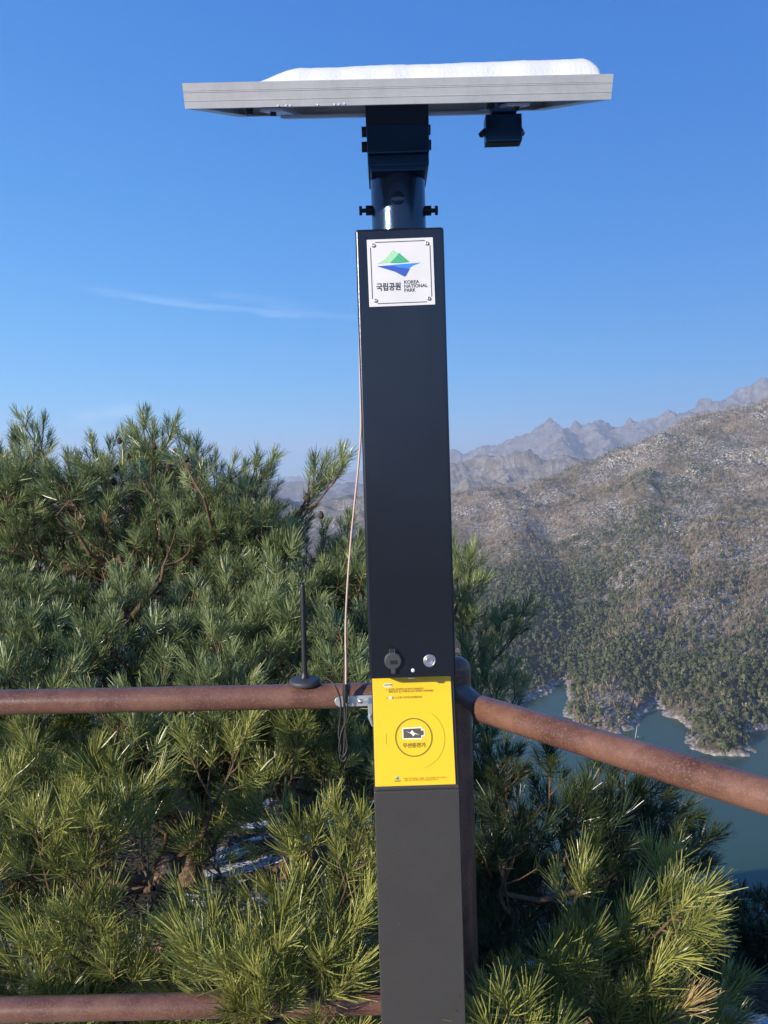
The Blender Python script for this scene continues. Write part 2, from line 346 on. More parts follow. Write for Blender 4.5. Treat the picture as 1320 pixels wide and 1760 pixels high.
def terrain_h(x, y):
    x = np.asarray(x, dtype=np.float64); y = np.asarray(y, dtype=np.float64)
    wx = x + (fbm(x / 180, y / 180, 4, 3) - .5) * 70; wy = y + (fbm(x / 180, y / 180, 4, 8) - .5) * 70
    r = np.hypot(x, y)
    k = np.clip((r - 300) / 300, 0, 1)
    X = x + (wx - x) * k; Y = y + (wy - y) * k
    best = np.full(x.shape, -190.0)
    for P, s in ridges:
        rc = 8.0 if s >= .5 else 30.0
        A = P[:-1]; B = P[1:]
        cur = np.full(x.shape, -1e9)
        for a, b in zip(A, B):
            ab = b[:2] - a[:2]; L2 = ab @ ab
            t = np.clip(((X - a[0]) * ab[0] + (Y - a[1]) * ab[1]) / L2, 0, 1)
            d = np.hypot(X - a[0] - t * ab[0], Y - a[1] - t * ab[1])
            cur = np.maximum(cur, a[2] + t * (b[2] - a[2]) - s * (np.sqrt(d * d + rc * rc) - rc))
        dd = 18.0
        hi = np.maximum(best, cur); best = hi + dd * np.log1p(np.exp(-np.abs(best - cur) / dd)) * .08
    amp = np.clip((best + 150) / 120, .06, 1) * np.clip(r / 1400, .3, 2.2)
    n = (fbm(x / 150, y / 150, 5, 21, True) - .70) * 58 * amp + (fbm(x / 700, y / 700, 4, 31, True) - .66) * 60 * np.clip(r / 2500 - .4, 0, 1.6)
    n = n + (fbm(x / 240, y / 240, 6, 61, True) - .66) * 62 * np.clip((r - 2000) / 1500, 0, 1) * np.clip((best + 150) / 250, 0, 1)
    h = best + n
    sh = np.clip(1 - np.abs(h - WATER - 1) / 9, 0, 1) * (r < 1500)
    h = h + sh * ((fbm(x / 9, y / 9, 4, 51, True) - .55) * 5.0 + (fbm(x / 2.5, y / 2.5, 2, 52) - .5) * 2.0)
    # the viewpoint hill: a flat ledge and a steep slope down to the lake
    dr = np.maximum(r - 2.0, 0)
    ang = np.arctan2(x, y)
    side = np.clip((np.abs(ang) - 1.3) / .8, 0, 1)
    ledge = -0.62 * dr * (1 - .93 * side) + (fbm(x / 3, y / 3, 4, 41) - .5) * np.clip(dr / 2, 0, 1) * .9 + (fbm(x / 25, y / 25, 3, 42) - .5) * np.clip(dr / 20, 0, 1) * 8
    lf = np.clip((-ang - .02) / .12, 0, 1) * (1 - side); ledge = ledge + lf * np.minimum(dr, 9) * .36
    ledge = np.where(dr < 260, ledge, np.where(side > 0, ledge, -190))
    h = np.where((r < 300) | (side > 0), np.maximum(ledge, np.where(r < 300, -190, h)), h)
    return h

az = np.concatenate([np.linspace(-180, -36, 40, endpoint=False), np.linspace(-36, -2, 150, endpoint=False), np.linspace(-2, 31, 520, endpoint=False), np.linspace(31, 180, 42)])
rr = np.concatenate([np.linspace(0, 3, 16, endpoint=False), np.geomspace(3, 300, 110, endpoint=False), np.geomspace(300, 1700, 430, endpoint=False), np.geomspace(1700, 6000, 330, endpoint=False), np.geomspace(6000, 11500, 60)])
AZ, RR = np.meshgrid(np.radians(az), rr, indexing='ij')
TX = RR * np.sin(AZ); TY = RR * np.cos(AZ); TZ = terrain_h(TX, TY)
na, nr = TX.shape
idx = np.arange(na * nr).reshape(na, nr)
FQ = np.stack([idx[:-1, :-1], idx[1:, :-1], idx[1:, 1:], idx[:-1, 1:]], -1).reshape(-1, 4)[:, ::-1]
TV = np.stack([TX, TY, TZ], -1).reshape(-1, 3)

def terrain_mat():
    m = bpy.data.materials.new('mountain_ground'); m.use_nodes = True; nt = m.node_tree; b = nt.nodes['Principled BSDF']
    g = N(nt, 'ShaderNodeNewGeometry'); L = nt.links.new
    def noise(scale, det=6, rough=.6):
        mp = N(nt, 'ShaderNodeMapping'); mp.inputs['Scale'].default_value = (scale,) * 3; L(g.outputs['Position'], mp.inputs[0])
        n = N(nt, 'ShaderNodeTexNoise'); n.inputs['Scale'].default_value = 1; n.inputs['Detail'].default_value = det; n.inputs['Roughness'].default_value = rough; L(mp.outputs[0], n.inputs['Vector']); return n.outputs[0]
    def mr(x, a, c, lo=0., hi=1.):
        n = N(nt, 'ShaderNodeMapRange'); L(x, n.inputs[0]); n.inputs[1].default_value = a; n.inputs[2].default_value = c; n.inputs[3].default_value = lo; n.inputs[4].default_value = hi; return n.outputs[0]
    def mix(f, a, c):
        n = N(nt, 'ShaderNodeMix', data_type='RGBA'); L(f, n.inputs[0])
        for i, v in ((6, a), (7, c)):
            if isinstance(v, tuple): n.inputs[i].default_value = (*v, 1)
            else: L(v, n.inputs[i])
        return n.outputs[2]
    def mul(a, c):
        n = N(nt, 'ShaderNodeMath', operation='MULTIPLY'); L(a, n.inputs[0])
        if isinstance(c, float): n.inputs[1].default_value = c
        else: L(c, n.inputs[1])
        return n.outputs[0]
    vl0 = N(nt, 'ShaderNodeVectorMath', operation='LENGTH'); L(g.outputs['Position'], vl0.inputs[0]); vlen = vl0.outputs['Value']
    big = noise(1 / 260, 6); med = noise(1 / 45, 8, .7); fine = noise(1 / 5.5, 8, .75); fine2 = noise(1 / 2.2, 6, .7)
    c = mix(mr(med, .38, .62), (.22, .16, .10), (.34, .255, .17))
    c = mix(mr(fine, .40, .60), c, (.13, .115, .08))
    c = mix(mul(mr(big, .45, .62), mr(fine, .42, .55)), c, (.058, .068, .040))       # evergreen patches far away
    c = mix(mul(mr(med, .58, .66), .7), c, (.33, .22, .14))                        # bare tan rock
    c = mix(mul(mr(noise(1 / 22, 7, .75), .50, .60), mr(vlen, 1800., 3200.)), c, (.07, .066, .055))   # rock faces and tree lines of the far ridges
    c = mix(mul(mr(noise(1 / 30, 7, .8), .60, .66), mr(vlen, 2200., 3600.)), c, (.62, .64, .68))
    c = mix(mr(vlen, 2200., 3400., 0., .55), c, (.075, .072, .075))
    # snow lying between the trees, in flecks and in patches
    patch = mr(noise(1 / 60, 6, .7), .42, .56)
    fl = mr(fine2, .54, .59)
    c = mix(mul(mul(fl, patch), .95), c, (.74, .76, .80))
    sp = N(nt, 'ShaderNodeSeparateXYZ'); L(g.outputs['Position'], sp.inputs[0])
    shore = N(nt, 'ShaderNodeMath', operation='MULTIPLY_ADD'); L(fine, shore.inputs[0]); shore.inputs[1].default_value = 12.0; shore.inputs[2].default_value = -6.0
    zz = N(nt, 'ShaderNodeMath', operation='ADD'); L(sp.outputs[2], zz.inputs[0]); L(shore.outputs[0], zz.inputs[1])
    c = mix(mr(zz.outputs[0], WATER + 2.0, WATER + .8), c, mix(mr(fine2, .42, .6), (.26, .205, .15), (.60, .57, .52)))
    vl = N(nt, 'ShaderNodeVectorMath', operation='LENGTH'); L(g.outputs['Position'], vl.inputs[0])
    c = mix(mul(mr(vl.outputs['Value'], 60., 20.), .75), c, (.045, .038, .028))      # darker soil and litter under the near pines
    c = mix(mul(mr(vl.outputs['Value'], 16., 12.), mr(noise(1.5, 4, .6), .58, .61)), c, (.70, .72, .76))
    c = mix(mul(mr(vl.outputs['Value'], 4.2, 3.0), mr(noise(1.3, 5), .42, .5)), c, (.74, .75, .78))      # unseen snow added on the viewpoint ledge to bounce light upward
    L(c, b.inputs['Base Color']); b.inputs['Roughness'].default_value = .95; b.inputs['Specular IOR Level'].default_value = .1
    bp = N(nt, 'ShaderNodeBump'); bp.inputs['Strength'].default_value = 1.0; bp.inputs['Distance'].default_value = 3.0; L(fine, bp.inputs['Height']); L(bp.outputs[0], b.inputs['Normal'])
    return m
M_ter = terrain_mat()
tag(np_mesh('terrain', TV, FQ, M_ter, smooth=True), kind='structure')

def water_mat():
    m = bpy.data.materials.new('lake_water'); m.use_nodes = True; nt = m.node_tree; b = nt.nodes['Principled BSDF']; L = nt.links.new
    b.inputs['Base Color'].default_value = (.045, .095, .062, 1); b.inputs['Specular IOR Level'].default_value = .35; b.inputs['Roughness'].default_value = .2; b.inputs['IOR'].default_value = 1.33
    g = N(nt, 'ShaderNodeNewGeometry')
    mp = N(nt, 'ShaderNodeMapping'); mp.inputs['Scale'].default_value = (.35, .35, .35); L(g.outputs['Position'], mp.inputs[0])
    n = N(nt, 'ShaderNodeTexNoise'); n.inputs['Scale'].default_value = 1; n.inputs['Detail'].default_value = 4; L(mp.outputs[0], n.inputs['Vector'])
    bp = N(nt, 'ShaderNodeBump'); bp.inputs['Strength'].default_value = .25; bp.inputs['Distance'].default_value = .5; L(n.outputs[0], bp.inputs['Height']); L(bp.outputs[0], b.inputs['Normal'])
    return m
w = MB(); w.add([(-2600, 60, WATER), (2600, 60, WATER), (2600, 4200, WATER), (-2600, 4200, WATER)], [(0, 1, 2, 3)])
tag(w.build('lake', water_mat()), kind='structure')

hz_ = bpy.data.materials.new('pale_haze'); hz_.use_nodes = True; hn = hz_.node_tree; hn.nodes.clear()
vp = N(hn, 'ShaderNodeVolumePrincipled'); vp.inputs['Color'].default_value = (.84, .89, 1, 1); vp.inputs['Density'].default_value = 1.75e-4; vp.inputs['Anisotropy'].default_value = .2
ho = N(hn, 'ShaderNodeOutputMaterial'); hn.links.new(vp.outputs[0], ho.inputs['Volume'])
hm = MB(); zlo = float(TZ.min()) - 1; zhi = float(max(TZ.max(), 20)) + 12
hm.box((0, 0, (zlo + zhi) / 2), (23600, 23600, zhi - zlo)); tag(hm.build('haze', hz_), kind='stuff')

# ------------------------------------------------------------------ forest on the far mountain
def forest():
    def scatter(n, r0, r1, a0=-2, a1=32):
        a = np.radians(RNG.uniform(a0, a1, n)); r = np.sqrt(RNG.uniform(r0 * r0, r1 * r1, n))
        x = r * np.sin(a); y = r * np.cos(a); z = terrain_h(x, y); k = z > WATER + 1.4
        return x[k], y[k], z[k], r[k]
    sets = [scatter(26000, 380, 900), scatter(40000, 900, 2000)]
    x, y, z, r = [np.concatenate([s[i] for s in sets]) for i in range(4)]
    pn = fbm(x / 120, y / 120, 4, 77); hz = np.clip((z - WATER) / 260, 0, 1)
    near_shore = np.clip(1 - (z - WATER) / 70, 0, 1)
    u = RNG.random(len(x))
    pine = u < np.clip((pn - .52) * 4 + .20 + near_shore ** 1.6 * .55, .07, .88)
    keep = pine | (RNG.random(len(x)) < .55)
    dens = fbm(x / 60, y / 60, 3, 99); keep &= (dens > .36) | (RNG.random(len(x)) < .4)
    # pines: a stack of ragged clumps
    def pines(sel, nq, name, mt):
        X, Y, Z = x[sel], y[sel], z[sel]; n = len(X)
        H = RNG.uniform(3.0, 6.8, n); W = H * RNG.uniform(.26, .42, n)
        # quads scattered through an ellipsoid crown
        t = RNG.random((n, nq)) ** .8; ph = RNG.uniform(0, 2 * np.pi, (n, nq))
        prof = np.sqrt(np.clip(1 - (2 * t - .9) ** 2 * .75, 0, 1)) * (1.15 - t * .75)
        rad = prof * W[:, None] * RNG.uniform(.55, 1.1, (n, nq))
        cx = X[:, None] + rad * np.cos(ph); cy = Y[:, None] + rad * np.sin(ph); cz = Z[:, None] + H[:, None] * (.22 + .8 * t)
        sz = W[:, None] * RNG.uniform(.35, .7, (n, nq))
        nrm = np.stack([np.cos(ph), np.sin(ph), RNG.uniform(-.1, 1.1, (n, nq))], -1) + RNG.normal(0, .35, (n, nq, 3))
        nrm /= np.linalg.norm(nrm, axis=-1, keepdims=True)
        a = np.cross(nrm, RNG.normal(0, 1, (n, nq, 3))); a /= np.linalg.norm(a, axis=-1, keepdims=True); b = np.cross(nrm, a)
        c = np.stack([cx, cy, cz], -1)
        s = sz[..., None]
        V = np.stack([c - a * s, c - b * s * .6 + nrm * s * .2, c + a * s, c + b * s * .7], 2).reshape(-1, 3)
        F_ = np.arange(len(V)).reshape(-1, 4)
        tint = np.repeat(np.clip(RNG.normal(.35, .22, n)[:, None] + RNG.normal(0, .08, (n, nq)), 0, .84).ravel(), 4)
        return tag(np_mesh(name, V, F_, mt, attr={'tint': tint}), kind='stuff')
    M_f = needle_mat('distant_pine_foliage', (.060, .074, .036), (.17, .18, .09), (.15, .12, .07), .9, .05)
    sel = pine & keep
    o = pines(sel & (r < 800), 22, 'pine_forest', M_f); tag(o, 'dense dark green pine wood along the lake shore and lower slope', 'forest')
    o = pines(sel & (r >= 800), 9, 'pine_forest', M_f); tag(o, 'dark pine wood high on the slope near the ridge', 'forest')
    # bare broadleaf trees: upward bunches of thin twigs
    sel = (~pine) & keep
    X, Y, Z = x[sel], y[sel], z[sel]; n = len(X); nq = 10
    H = RNG.uniform(3.5, 6.5, n)
    ph = RNG.uniform(0, 2 * np.pi, (n, nq)); out = RNG.uniform(.1, .42, (n, nq)) * H[:, None]
    base = np.stack([X[:, None] + 0 * ph, Y[:, None] + 0 * ph, Z[:, None] + H[:, None] * RNG.uniform(.1, .45, (n, nq))], -1)
    top = base + np.stack([np.cos(ph) * out, np.sin(ph) * out, H[:, None] * RNG.uniform(.35, .6, (n, nq))], -1)
    sd = np.stack([-np.sin(ph), np.cos(ph), 0 * ph], -1) * (H[:, None, None] * .03) + RNG.normal(0, .06, (n, nq, 3))
    V = np.stack([base - sd * .4, base + sd * .4, top + sd, top - sd], 2).reshape(-1, 3)
    tint = np.repeat(np.clip(RNG.normal(.4, .25, n), 0, 1), nq * 4)
    m = bpy.data.materials.new('bare_twigs'); m.use_nodes = True; nt = m.node_tree; b = nt.nodes['Principled BSDF']
    a_ = N(nt, 'ShaderNodeAttribute', attribute_name='tint'); cr = N(nt, 'ShaderNodeValToRGB'); e = cr.color_ramp.elements
    e[0].color = (.18, .135, .085, 1); e[1].color = (.40, .325, .21, 1); nt.links.new(a_.outputs['Fac'], cr.inputs[0]); nt.links.new(cr.outputs[0], b.inputs['Base Color']); b.inputs['Roughness'].default_value = .9
    o = np_mesh('bare_forest', V, np.arange(len(V)).reshape(-1, 4), m, attr={'tint': tint})
    tag(o, 'leafless brown winter wood on the mountainside', 'forest', kind='stuff')
forest()

# ------------------------------------------------------------------ railing
RY = 1.83            # depth of the left run of the railing
rail = thing('railing', PY(790, 1200, 1.80) - Vector((0, 0, 1.1)), 'rusty brown tubular steel railing with a corner post behind the charging post', 'railing')
Rr = .0295
la, lb = PY(-420, 1215, RY + .0), PY(780, 1192, RY - .02)
rail_z = lb.z
m = MB(); m.tube([la, la.lerp(lb, .33), la.lerp(lb, .66), lb], Rr, 32); m.build('top_rail', M_rust, rail)
l2a, l2b = PY(-420, 1745, RY), PY(790, 1718, RY - .02)
m = MB(); m.tube([l2a, l2a.lerp(l2b, .5), l2b], .0285, 32); m.build('lower_rail', M_rust, rail)
cpost = PY(783, 1190, 1.83)
cp_top = PY(781, 1128, 1.83)
m = MB(); rp_ = .037; zt = cp_top.z
prof = [(0.0001, -1.45), (rp_, -1.45), (rp_, zt - .028)] + [(rp_ * math.cos(a), zt - .028 + .028 * math.sin(a)) for a in np.linspace(.15, math.pi / 2 - .01, 8)]
m.lathe((cpost.x, cpost.y, 0), prof, 40); m.build('post', M_rust, rail)
r0 = PY(826, 1218, 1.715)
k_end = PZ(1330, 1372, r0.z)         # horizontal run towards the viewer
dirr = (k_end - r0).normalized(); r1 = r0 + dirr * 2.2
m = MB(); m.tube([r0, r0.lerp(r1, .3), r0.lerp(r1, .6), r1], Rr, 40); m.build('top_rail', M_rust, rail, bevel=.003)
m = MB(); c0 = Vector((cpost.x, cpost.y - .01, r0.z + .012))
m.tube([c0, c0.lerp(r0, .4) + Vector((.004, 0, .004)), r0 + Vector((0, 0, .002)), r0 + dirr * .03], .0225, 32); m.build('elbow', M_stub, rail)
q0 = Vector((cpost.x, cpost.y, l2b.z)); q1 = q0 + dirr * 2.2
m = MB(); m.tube([q0, q0.lerp(q1, .5), q1], .0285, 32); m.build('lower_rail', M_rust, rail)

# ------------------------------------------------------------------ charging post
FY = 1.60                                   # front face depth
pl, pr = PY(617.5, 640, FY), PY(769.5, 640, FY); pl2, pr2 = PY(643, 1380, FY), PY(790, 1380, FY)
xl = (pl.x + pl2.x) / 2; xr = (pr.x + pr2.x) / 2; xc = (xl + xr) / 2; PW = xr - xl
lean = ((pl2.x + pr2.x) / 2 - (pl.x + pr.x) / 2) / (pl2.z - pl.z)
def zf(py): return PY(700, py, FY).z
DEP = .15
st = thing('charging_post', (xc, FY + DEP / 2, -.05), 'tall dark solar charging post with white park plate and yellow wireless charging panel', 'charging station')
zt = zf(391); zs = zf(1166); zy0 = zf(1353.5); zy1 = zf(1173); zl = zf(1359)
# housing: cover panel proud at the front, core behind
m = MB(); m.box((xc, FY + DEP / 2, (zt + zs) / 2), (PW, DEP, zt - zs)); m.build('housing', M_post, st, bevel=.006, seg=3)
RT, RB = .070, .006                         # the panel bay slopes back towards its top
def wedge(x, w, zb, zt_, yb, yt, yback):
    return [(x - w / 2, yb, zb), (x + w / 2, yb, zb), (x + w / 2, yback, zb), (x - w / 2, yback, zb), (x - w / 2, yt, zt_), (x + w / 2, yt, zt_), (x + w / 2, yback, zt_), (x - w / 2, yback, zt_)]
BOXF = [(0, 3, 2, 1), (4, 5, 6, 7), (0, 1, 5, 4), (1, 2, 6, 5), (2, 3, 7, 6), (3, 0, 4, 7)]
m = MB(); m.add(wedge(xc + .0005, PW - .003, zl - .001, zs + .001, FY + RB, FY + RT, FY + DEP - .002), BOXF); m.build('panel_bay', M_low, st)
m = MB(); m.box((xc + .001, FY + DEP / 2, (zl - .05) / 2), (PW, DEP, zl + .05)); m.build('lower_housing', M_low, st, bevel=.003)
m = MB(); m.box((xc + .001, FY + DEP / 2, -.052), (PW + .10, DEP + .10, .012)); m.build('base_plate', M_post, st, bevel=.002)
# gap lip under the panel
m = MB(); m.box((xc, FY + .0115, zl + .0018), (PW - .018, .012, .0022)); m.build('trim', M_low, st)

# yellow panel
def Fp(px, py, y): return PY(px, py, y)
tl_ang = math.atan2(RT - RB, zs - zl)
ya, yb = PY(640, 1172, FY + RT), PY(775.5, 1168, FY + RT); yc_, yd = PY(645.5, 1353, FY + RB), PY(782, 1349, FY + RB)
ycx = (ya.x + yb.x + yc_.x + yd.x) / 4; yw = ((yb.x - ya.x) + (yd.x - yc_.x)) / 2
z_lo = (yc_.z + yd.z) / 2 + .001; z_hi = zs - .003; yh = (z_hi - z_lo) / math.cos(tl_ang); ycz = 0
Mpad = Matrix.Translation((ycx, FY + RB - .0005 + (RT - RB) * ((z_lo + z_hi) / 2 - zl) / (zs - zl), (z_lo + z_hi) / 2)) @ Matrix.Rotation(-tl_ang, 4, 'X')
ycx = 0; YF = -.0045
pan = MB().box((0, -.0022, 0), (yw, .0042, yh)).build('charging_pad', M_yellow, st, bevel=.0008, M=Mpad)
YS = YF - .0006
def on_panel(u, v): return ycx + (u - .5) * yw, ycz + (.5 - v) * yh       # u right, v down 0..1
def flat_poly(mb, pts, y, th=.0004):
    mb.prism([(p[0], p[1]) for p in pts], y, y + th)
def ring(mb, cx, cz, r, w, y, a0=0, a1=360, n=72, th=.0004):
    vs = []; k = n + 1
    for i in range(k):
        a = R(a0 + (a1 - a0) * i / n); c, s = math.cos(a), math.sin(a)
        for rad in (r, r - w):
            vs += [(cx + rad * c, y, cz + rad * s), (cx + rad * c, y + th, cz + rad * s)]
    fs = []
    for i in range(n):
        o = i * 4; fs += [(o, o + 2, o + 6, o + 4), (o, o + 4, o + 5, o + 1), (o + 2, o + 3, o + 7, o + 6)]
    mb.add(vs, fs)
def text_mesh(body, size, x, z, y, align='LEFT', space=1.0, sx=1.0, th=.0002, bold=0, line=1.0):
    cu = bpy.data.curves.new('lettering', 'FONT'); cu.body = body; cu.size = size; cu.align_x = align; cu.space_character = space; cu.extrude = th; cu.offset = bold; cu.space_line = line
    cu.resolution_u = 3
    o = bpy.data.objects.new('lettering_tmp', cu); C.objects.link(o)
    bpy.context.view_layer.update()
    me = bpy.data.meshes.new_from_object(o.evaluated_get(bpy.context.evaluated_depsgraph_get()))
    vs = [(x + v.co.x * sx, y - v.co.z, z + v.co.y) for v in me.vertices]; fs = [tuple(p.vertices) for p in me.polygons]
    bpy.data.objects.remove(o); bpy.data.curves.remove(cu); bpy.data.meshes.remove(me)
    return vs, fs
# in a zoomed crop of the panel, (90..1230, 100..1090) map to u,v
cx, cz = on_panel(.50, .585); cr_ = yw * .235
m = MB(); ring(m, cx, cz, cr_, yw * .014, YS); ring_o = m.build('circle_mark', M_olive_print, pan, M=Mpad)
m = MB(); ring(m, cx + yw * .02, cz - yh * .01, yw * .37, yw * .006, YS, -75, 55); m.build('outline_mark', M_faint_print, pan, M=Mpad)
m = MB(); ring(m, cx + yw * .02, cz - yh * .01, yw * .37, yw * .004, YS, 170, 190); m.build('outline_mark', M_faint_print, pan, M=Mpad)
def icon(pts, mt, name, y):
    m = MB(); flat_poly(m, [(cx + a * yw, cz + b * yw) for a, b in pts], y); return m.build(name, mt, pan, M=Mpad)
icon([(-.145, -.022), (-.145, .118), (.105, .126), (.108, .098), (.140, .094), (.142, .012), (.110, .008), (.105, -.028)], M_paper, 'battery_border', YS)
icon([(-.128, -.006), (-.128, .104), (.090, .108), (.090, .082), (.124, .078), (.124, .024), (.090, .022), (.090, -.010)], M_taupe_print, 'battery_symbol', YS - .0006)
icon([(-.098, .076), (-.045, .058), (-.018, .089), (.005, .058), (.075, .028), (.018, .040), (-.006, .012), (-.030, .044)][::-1], M_white, 'lightning_symbol', YS - .0012)
def letter(parent, mt, *a, name='lettering', **k):
    vs, fs = text_mesh(*a, **k); m = MB(); m.add(vs, fs); return m.build(name, mt, parent, M=Mpad)
letter(pan, M_olive_print, '무선충전기', yw * .062, cx, cz - yw * .118, YS, align='CENTER', bold=.0003)
ux, uz = on_panel(.195, .118)
m = MB(); flat_poly(m, [(ux - yw * .055 * c, uz + yw * .024 * s) for c, s in [(math.copysign(abs(math.cos(t)) ** .5, math.cos(t)), math.copysign(abs(math.sin(t)) ** .5, math.sin(t))) for t in np.linspace(0, 2 * math.pi, 24, endpoint=False)]], YS); m.build('tag_mark', M_paper, pan, M=Mpad)
letter(pan, M_olive_print, '사용방법', yw * .028, ux, uz - yw * .008, YS - .0006, align='CENTER')
ux, uz = on_panel(.165, .165)
letter(pan, M_olive_print, '1. 충전할 휴대폰을 원 안의 무선충전기\n    위에 올려 놓고 버튼을 눌러 충전을 시작하세요', yw * .030, ux, uz, YS, line=.95)
ux, uz = on_panel(.165, .24); letter(pan, M_olive_print, '2.      를 누르면 기기가 충전됩니다', yw * .032, ux, uz, YS)
ux, uz = on_panel(.222, .232); m = MB(); flat_poly(m, [(ux + .0035 * math.cos(t), uz + .0035 * math.sin(t)) for t in np.linspace(0, 2 * math.pi, 20, endpoint=False)], YS); m.build('button_mark', M_paper, pan, M=Mpad)
def park_logo(parent, x0, z0, s, y):
    def P(lst, mt, n, yy):
        m = MB(); flat_poly(m, [(x0 + a * s, z0 + b * s) for a, b in lst], yy); m.build(n, mt, parent, M=Mpad)
    # crop coordinates of the plate emblem, centred
    P([(-.50, .01), (-.30, .12), (-.14, .30), (-.12, .31), (.02, .22), (.10, .10), (-.18, .035)], M_lime_print, 'light_peak', y)
    P([(-.20, .02), (-.02, .19), (.00, .235), (.02, .235), (.06, .19), (.24, .03), (.02, .012)], M_green_print, 'dark_peak', y - .0006)
    P([(-.50, -.045), (-.05, -.02), (.50, .00), (.32, -.06), (.22, -.13), (-.02, -.07)], M_cyan_print, 'light_wave', y)
    P([(-.50, -.045), (-.12, -.055), (.08, -.10), (.24, -.13), (.14, -.29), (.11, -.30), (-.10, -.18)], M_blue_print, 'dark_wave', y - .0006)
ux, uz = on_panel(.275, .93); park_logo(pan, ux, uz, yw * .075, YS)
letter(pan, M_olive_print, '국립공원', yw * .022, ux, uz - yw * .045, YS, align='CENTER')
ux, uz = on_panel(.355, .945); letter(pan, M_faint_print, '이용 시간 09:00 - 18:00    문의 사항은 관리 사무소\n고장 신고 및 기타 문의 국립공원 사무소', yw * .026, ux, uz, YS, line=.9)

# white plate
pa, pb, pc, pd_ = PY(631, 412.5, FY), PY(744.5, 408.5, FY), PY(634.5, 528, FY), PY(747.5, 524, FY)
wx_ = (pa.x + pb.x + pc.x + pd_.x) / 4; wz_ = (pa.z + pb.z + pc.z + pd_.z) / 4; ww = pb.x - pa.x; wh = pa.z - pc.z
Mpl = Matrix.Translation((wx_, 0, wz_)) @ Matrix.Rotation(R(-.45), 4, 'Y')
def local(o):
    for v in o.data.vertices: pass
PYS = FY - .0025
plate = MB().box((0, FY - .0012, 0), (ww, .0026, wh)).build('name_plate', M_plate, st, M=Mpl, bevel=.0006)
plp = []
def pbuild(mb, name, mt): o = mb.build(name, mt, plate, M=Mpl); return o
hw, hh = ww * .45, wh * .455; lw = ww * .011; gp = ww * .075
m = MB()
for sgn in (1, -1):
    m.box((0, PYS - .0002, sgn * hh), (2 * (hw - gp), .0006, lw)); m.box((sgn * hw, PYS - .0002, 0), (lw, .0006, 2 * (hh - gp)))
pbuild(m, 'border_line', M_ink)
def plogo():
    s = ww * .66; x0, z0 = -.004, wh * .13
    def P(lst, mt, n, yy):
        m = MB(); flat_poly(m, [(x0 + a * s, z0 + b * s) for a, b in lst], yy); pbuild(m, n, mt)
    P([(-.50, .01), (-.30, .12), (-.14, .30), (-.12, .31), (.02, .22), (.10, .10), (-.18, .035)], M_lime_print, 'light_peak', PYS - .0005)
    P([(-.20, .02), (-.02, .19), (.00, .235), (.02, .235), (.06, .19), (.24, .03), (.02, .012)], M_green_print, 'dark_peak', PYS - .001)
    P([(-.50, -.045), (-.05, -.02), (.50, .00), (.32, -.06), (.22, -.13), (-.02, -.07)], M_cyan_print, 'light_wave', PYS - .0005)
    P([(-.50, -.045), (-.12, -.055), (.08, -.10), (.24, -.13), (.14, -.29), (.11, -.30), (-.10, -.18)], M_blue_print, 'dark_wave', PYS - .001)
plogo()
vs, fs = text_mesh('국립공원', ww * .125, -ww * .385, -wh * .255, PYS - .0004, sx=.82, bold=.0004); m = MB(); m.add(vs, fs); pbuild(m, 'lettering', M_ink)
vs, fs = text_mesh('KOREA\nNATIONAL\nPARK', ww * .072, ww * .035, -wh * .175, PYS - .0004, sx=.98, line=.84, bold=.0001); m = MB(); m.add(vs, fs); pbuild(m, 'lettering', M_ink)
for sx in (-1, 1):
    for sz in (-1, 1):
        m = MB(); m.lathe((sx * ww * .405, PYS, sz * wh * .41), [(.0042, 0), (.0042, .0008), (.0034, .0024), (.0012, .003), (.0011, .0018), (.0001, .0018)], 16, 'Y')
        pbuild(m, 'screw', M_steel)

# socket cap, indicator, button
s = PY(675.5, 1135, FY)
sock = MB().lathe((s.x, FY, s.z), [(.0185, -.001), (.0185, .006), (.016, .0085), (.0001, .0085)], 32, 'Y')
sock.box((s.x - .001, FY - .004, s.z + .019), (.013, .008, .012)); sock.box((s.x, FY - .0065, s.z - .020), (.009, .004, .012))
for k in range(3): sock.box((s.x - .006 + k * .005, FY - .009, s.z + .0225), (.002, .003, .006))
so_ = sock.build('socket_cover', M_cap, st, bevel=.0008)
MB().box((s.x + .001, FY - .0088, s.z - .002), (.015, .0012, .008)).build('window', M_blk, so_)
s = PY(738.5, 1135.5, FY)
bt = MB().lathe((s.x, FY, s.z), [(.0135, -.001), (.0135, .001), (.0118, .0022), (.0098, .0022), (.0092, .0012)], 36, 'Y').build('push_button', M_steel, st)
MB().lathe((s.x, FY, s.z), [(.0090, .0003), (.0090, .0018), (.0078, .0024), (.0062, .0018), (.0001, .0012)], 32, 'Y').build('button_face', M_steel, bt)
s = PY(709.8, 1152, FY)
MB().lathe((s.x, FY, s.z), [(.004, -.001), (.004, .0015), (.0028, .0028), (.0001, .0032)], 20, 'Y').build('indicator_light', M_white, st)
s = PY(707, 1167, FY); MB().box((s.x, FY + .0005, zs + .0004), (.012, .004, .0026)).build('latch', M_steel, st)

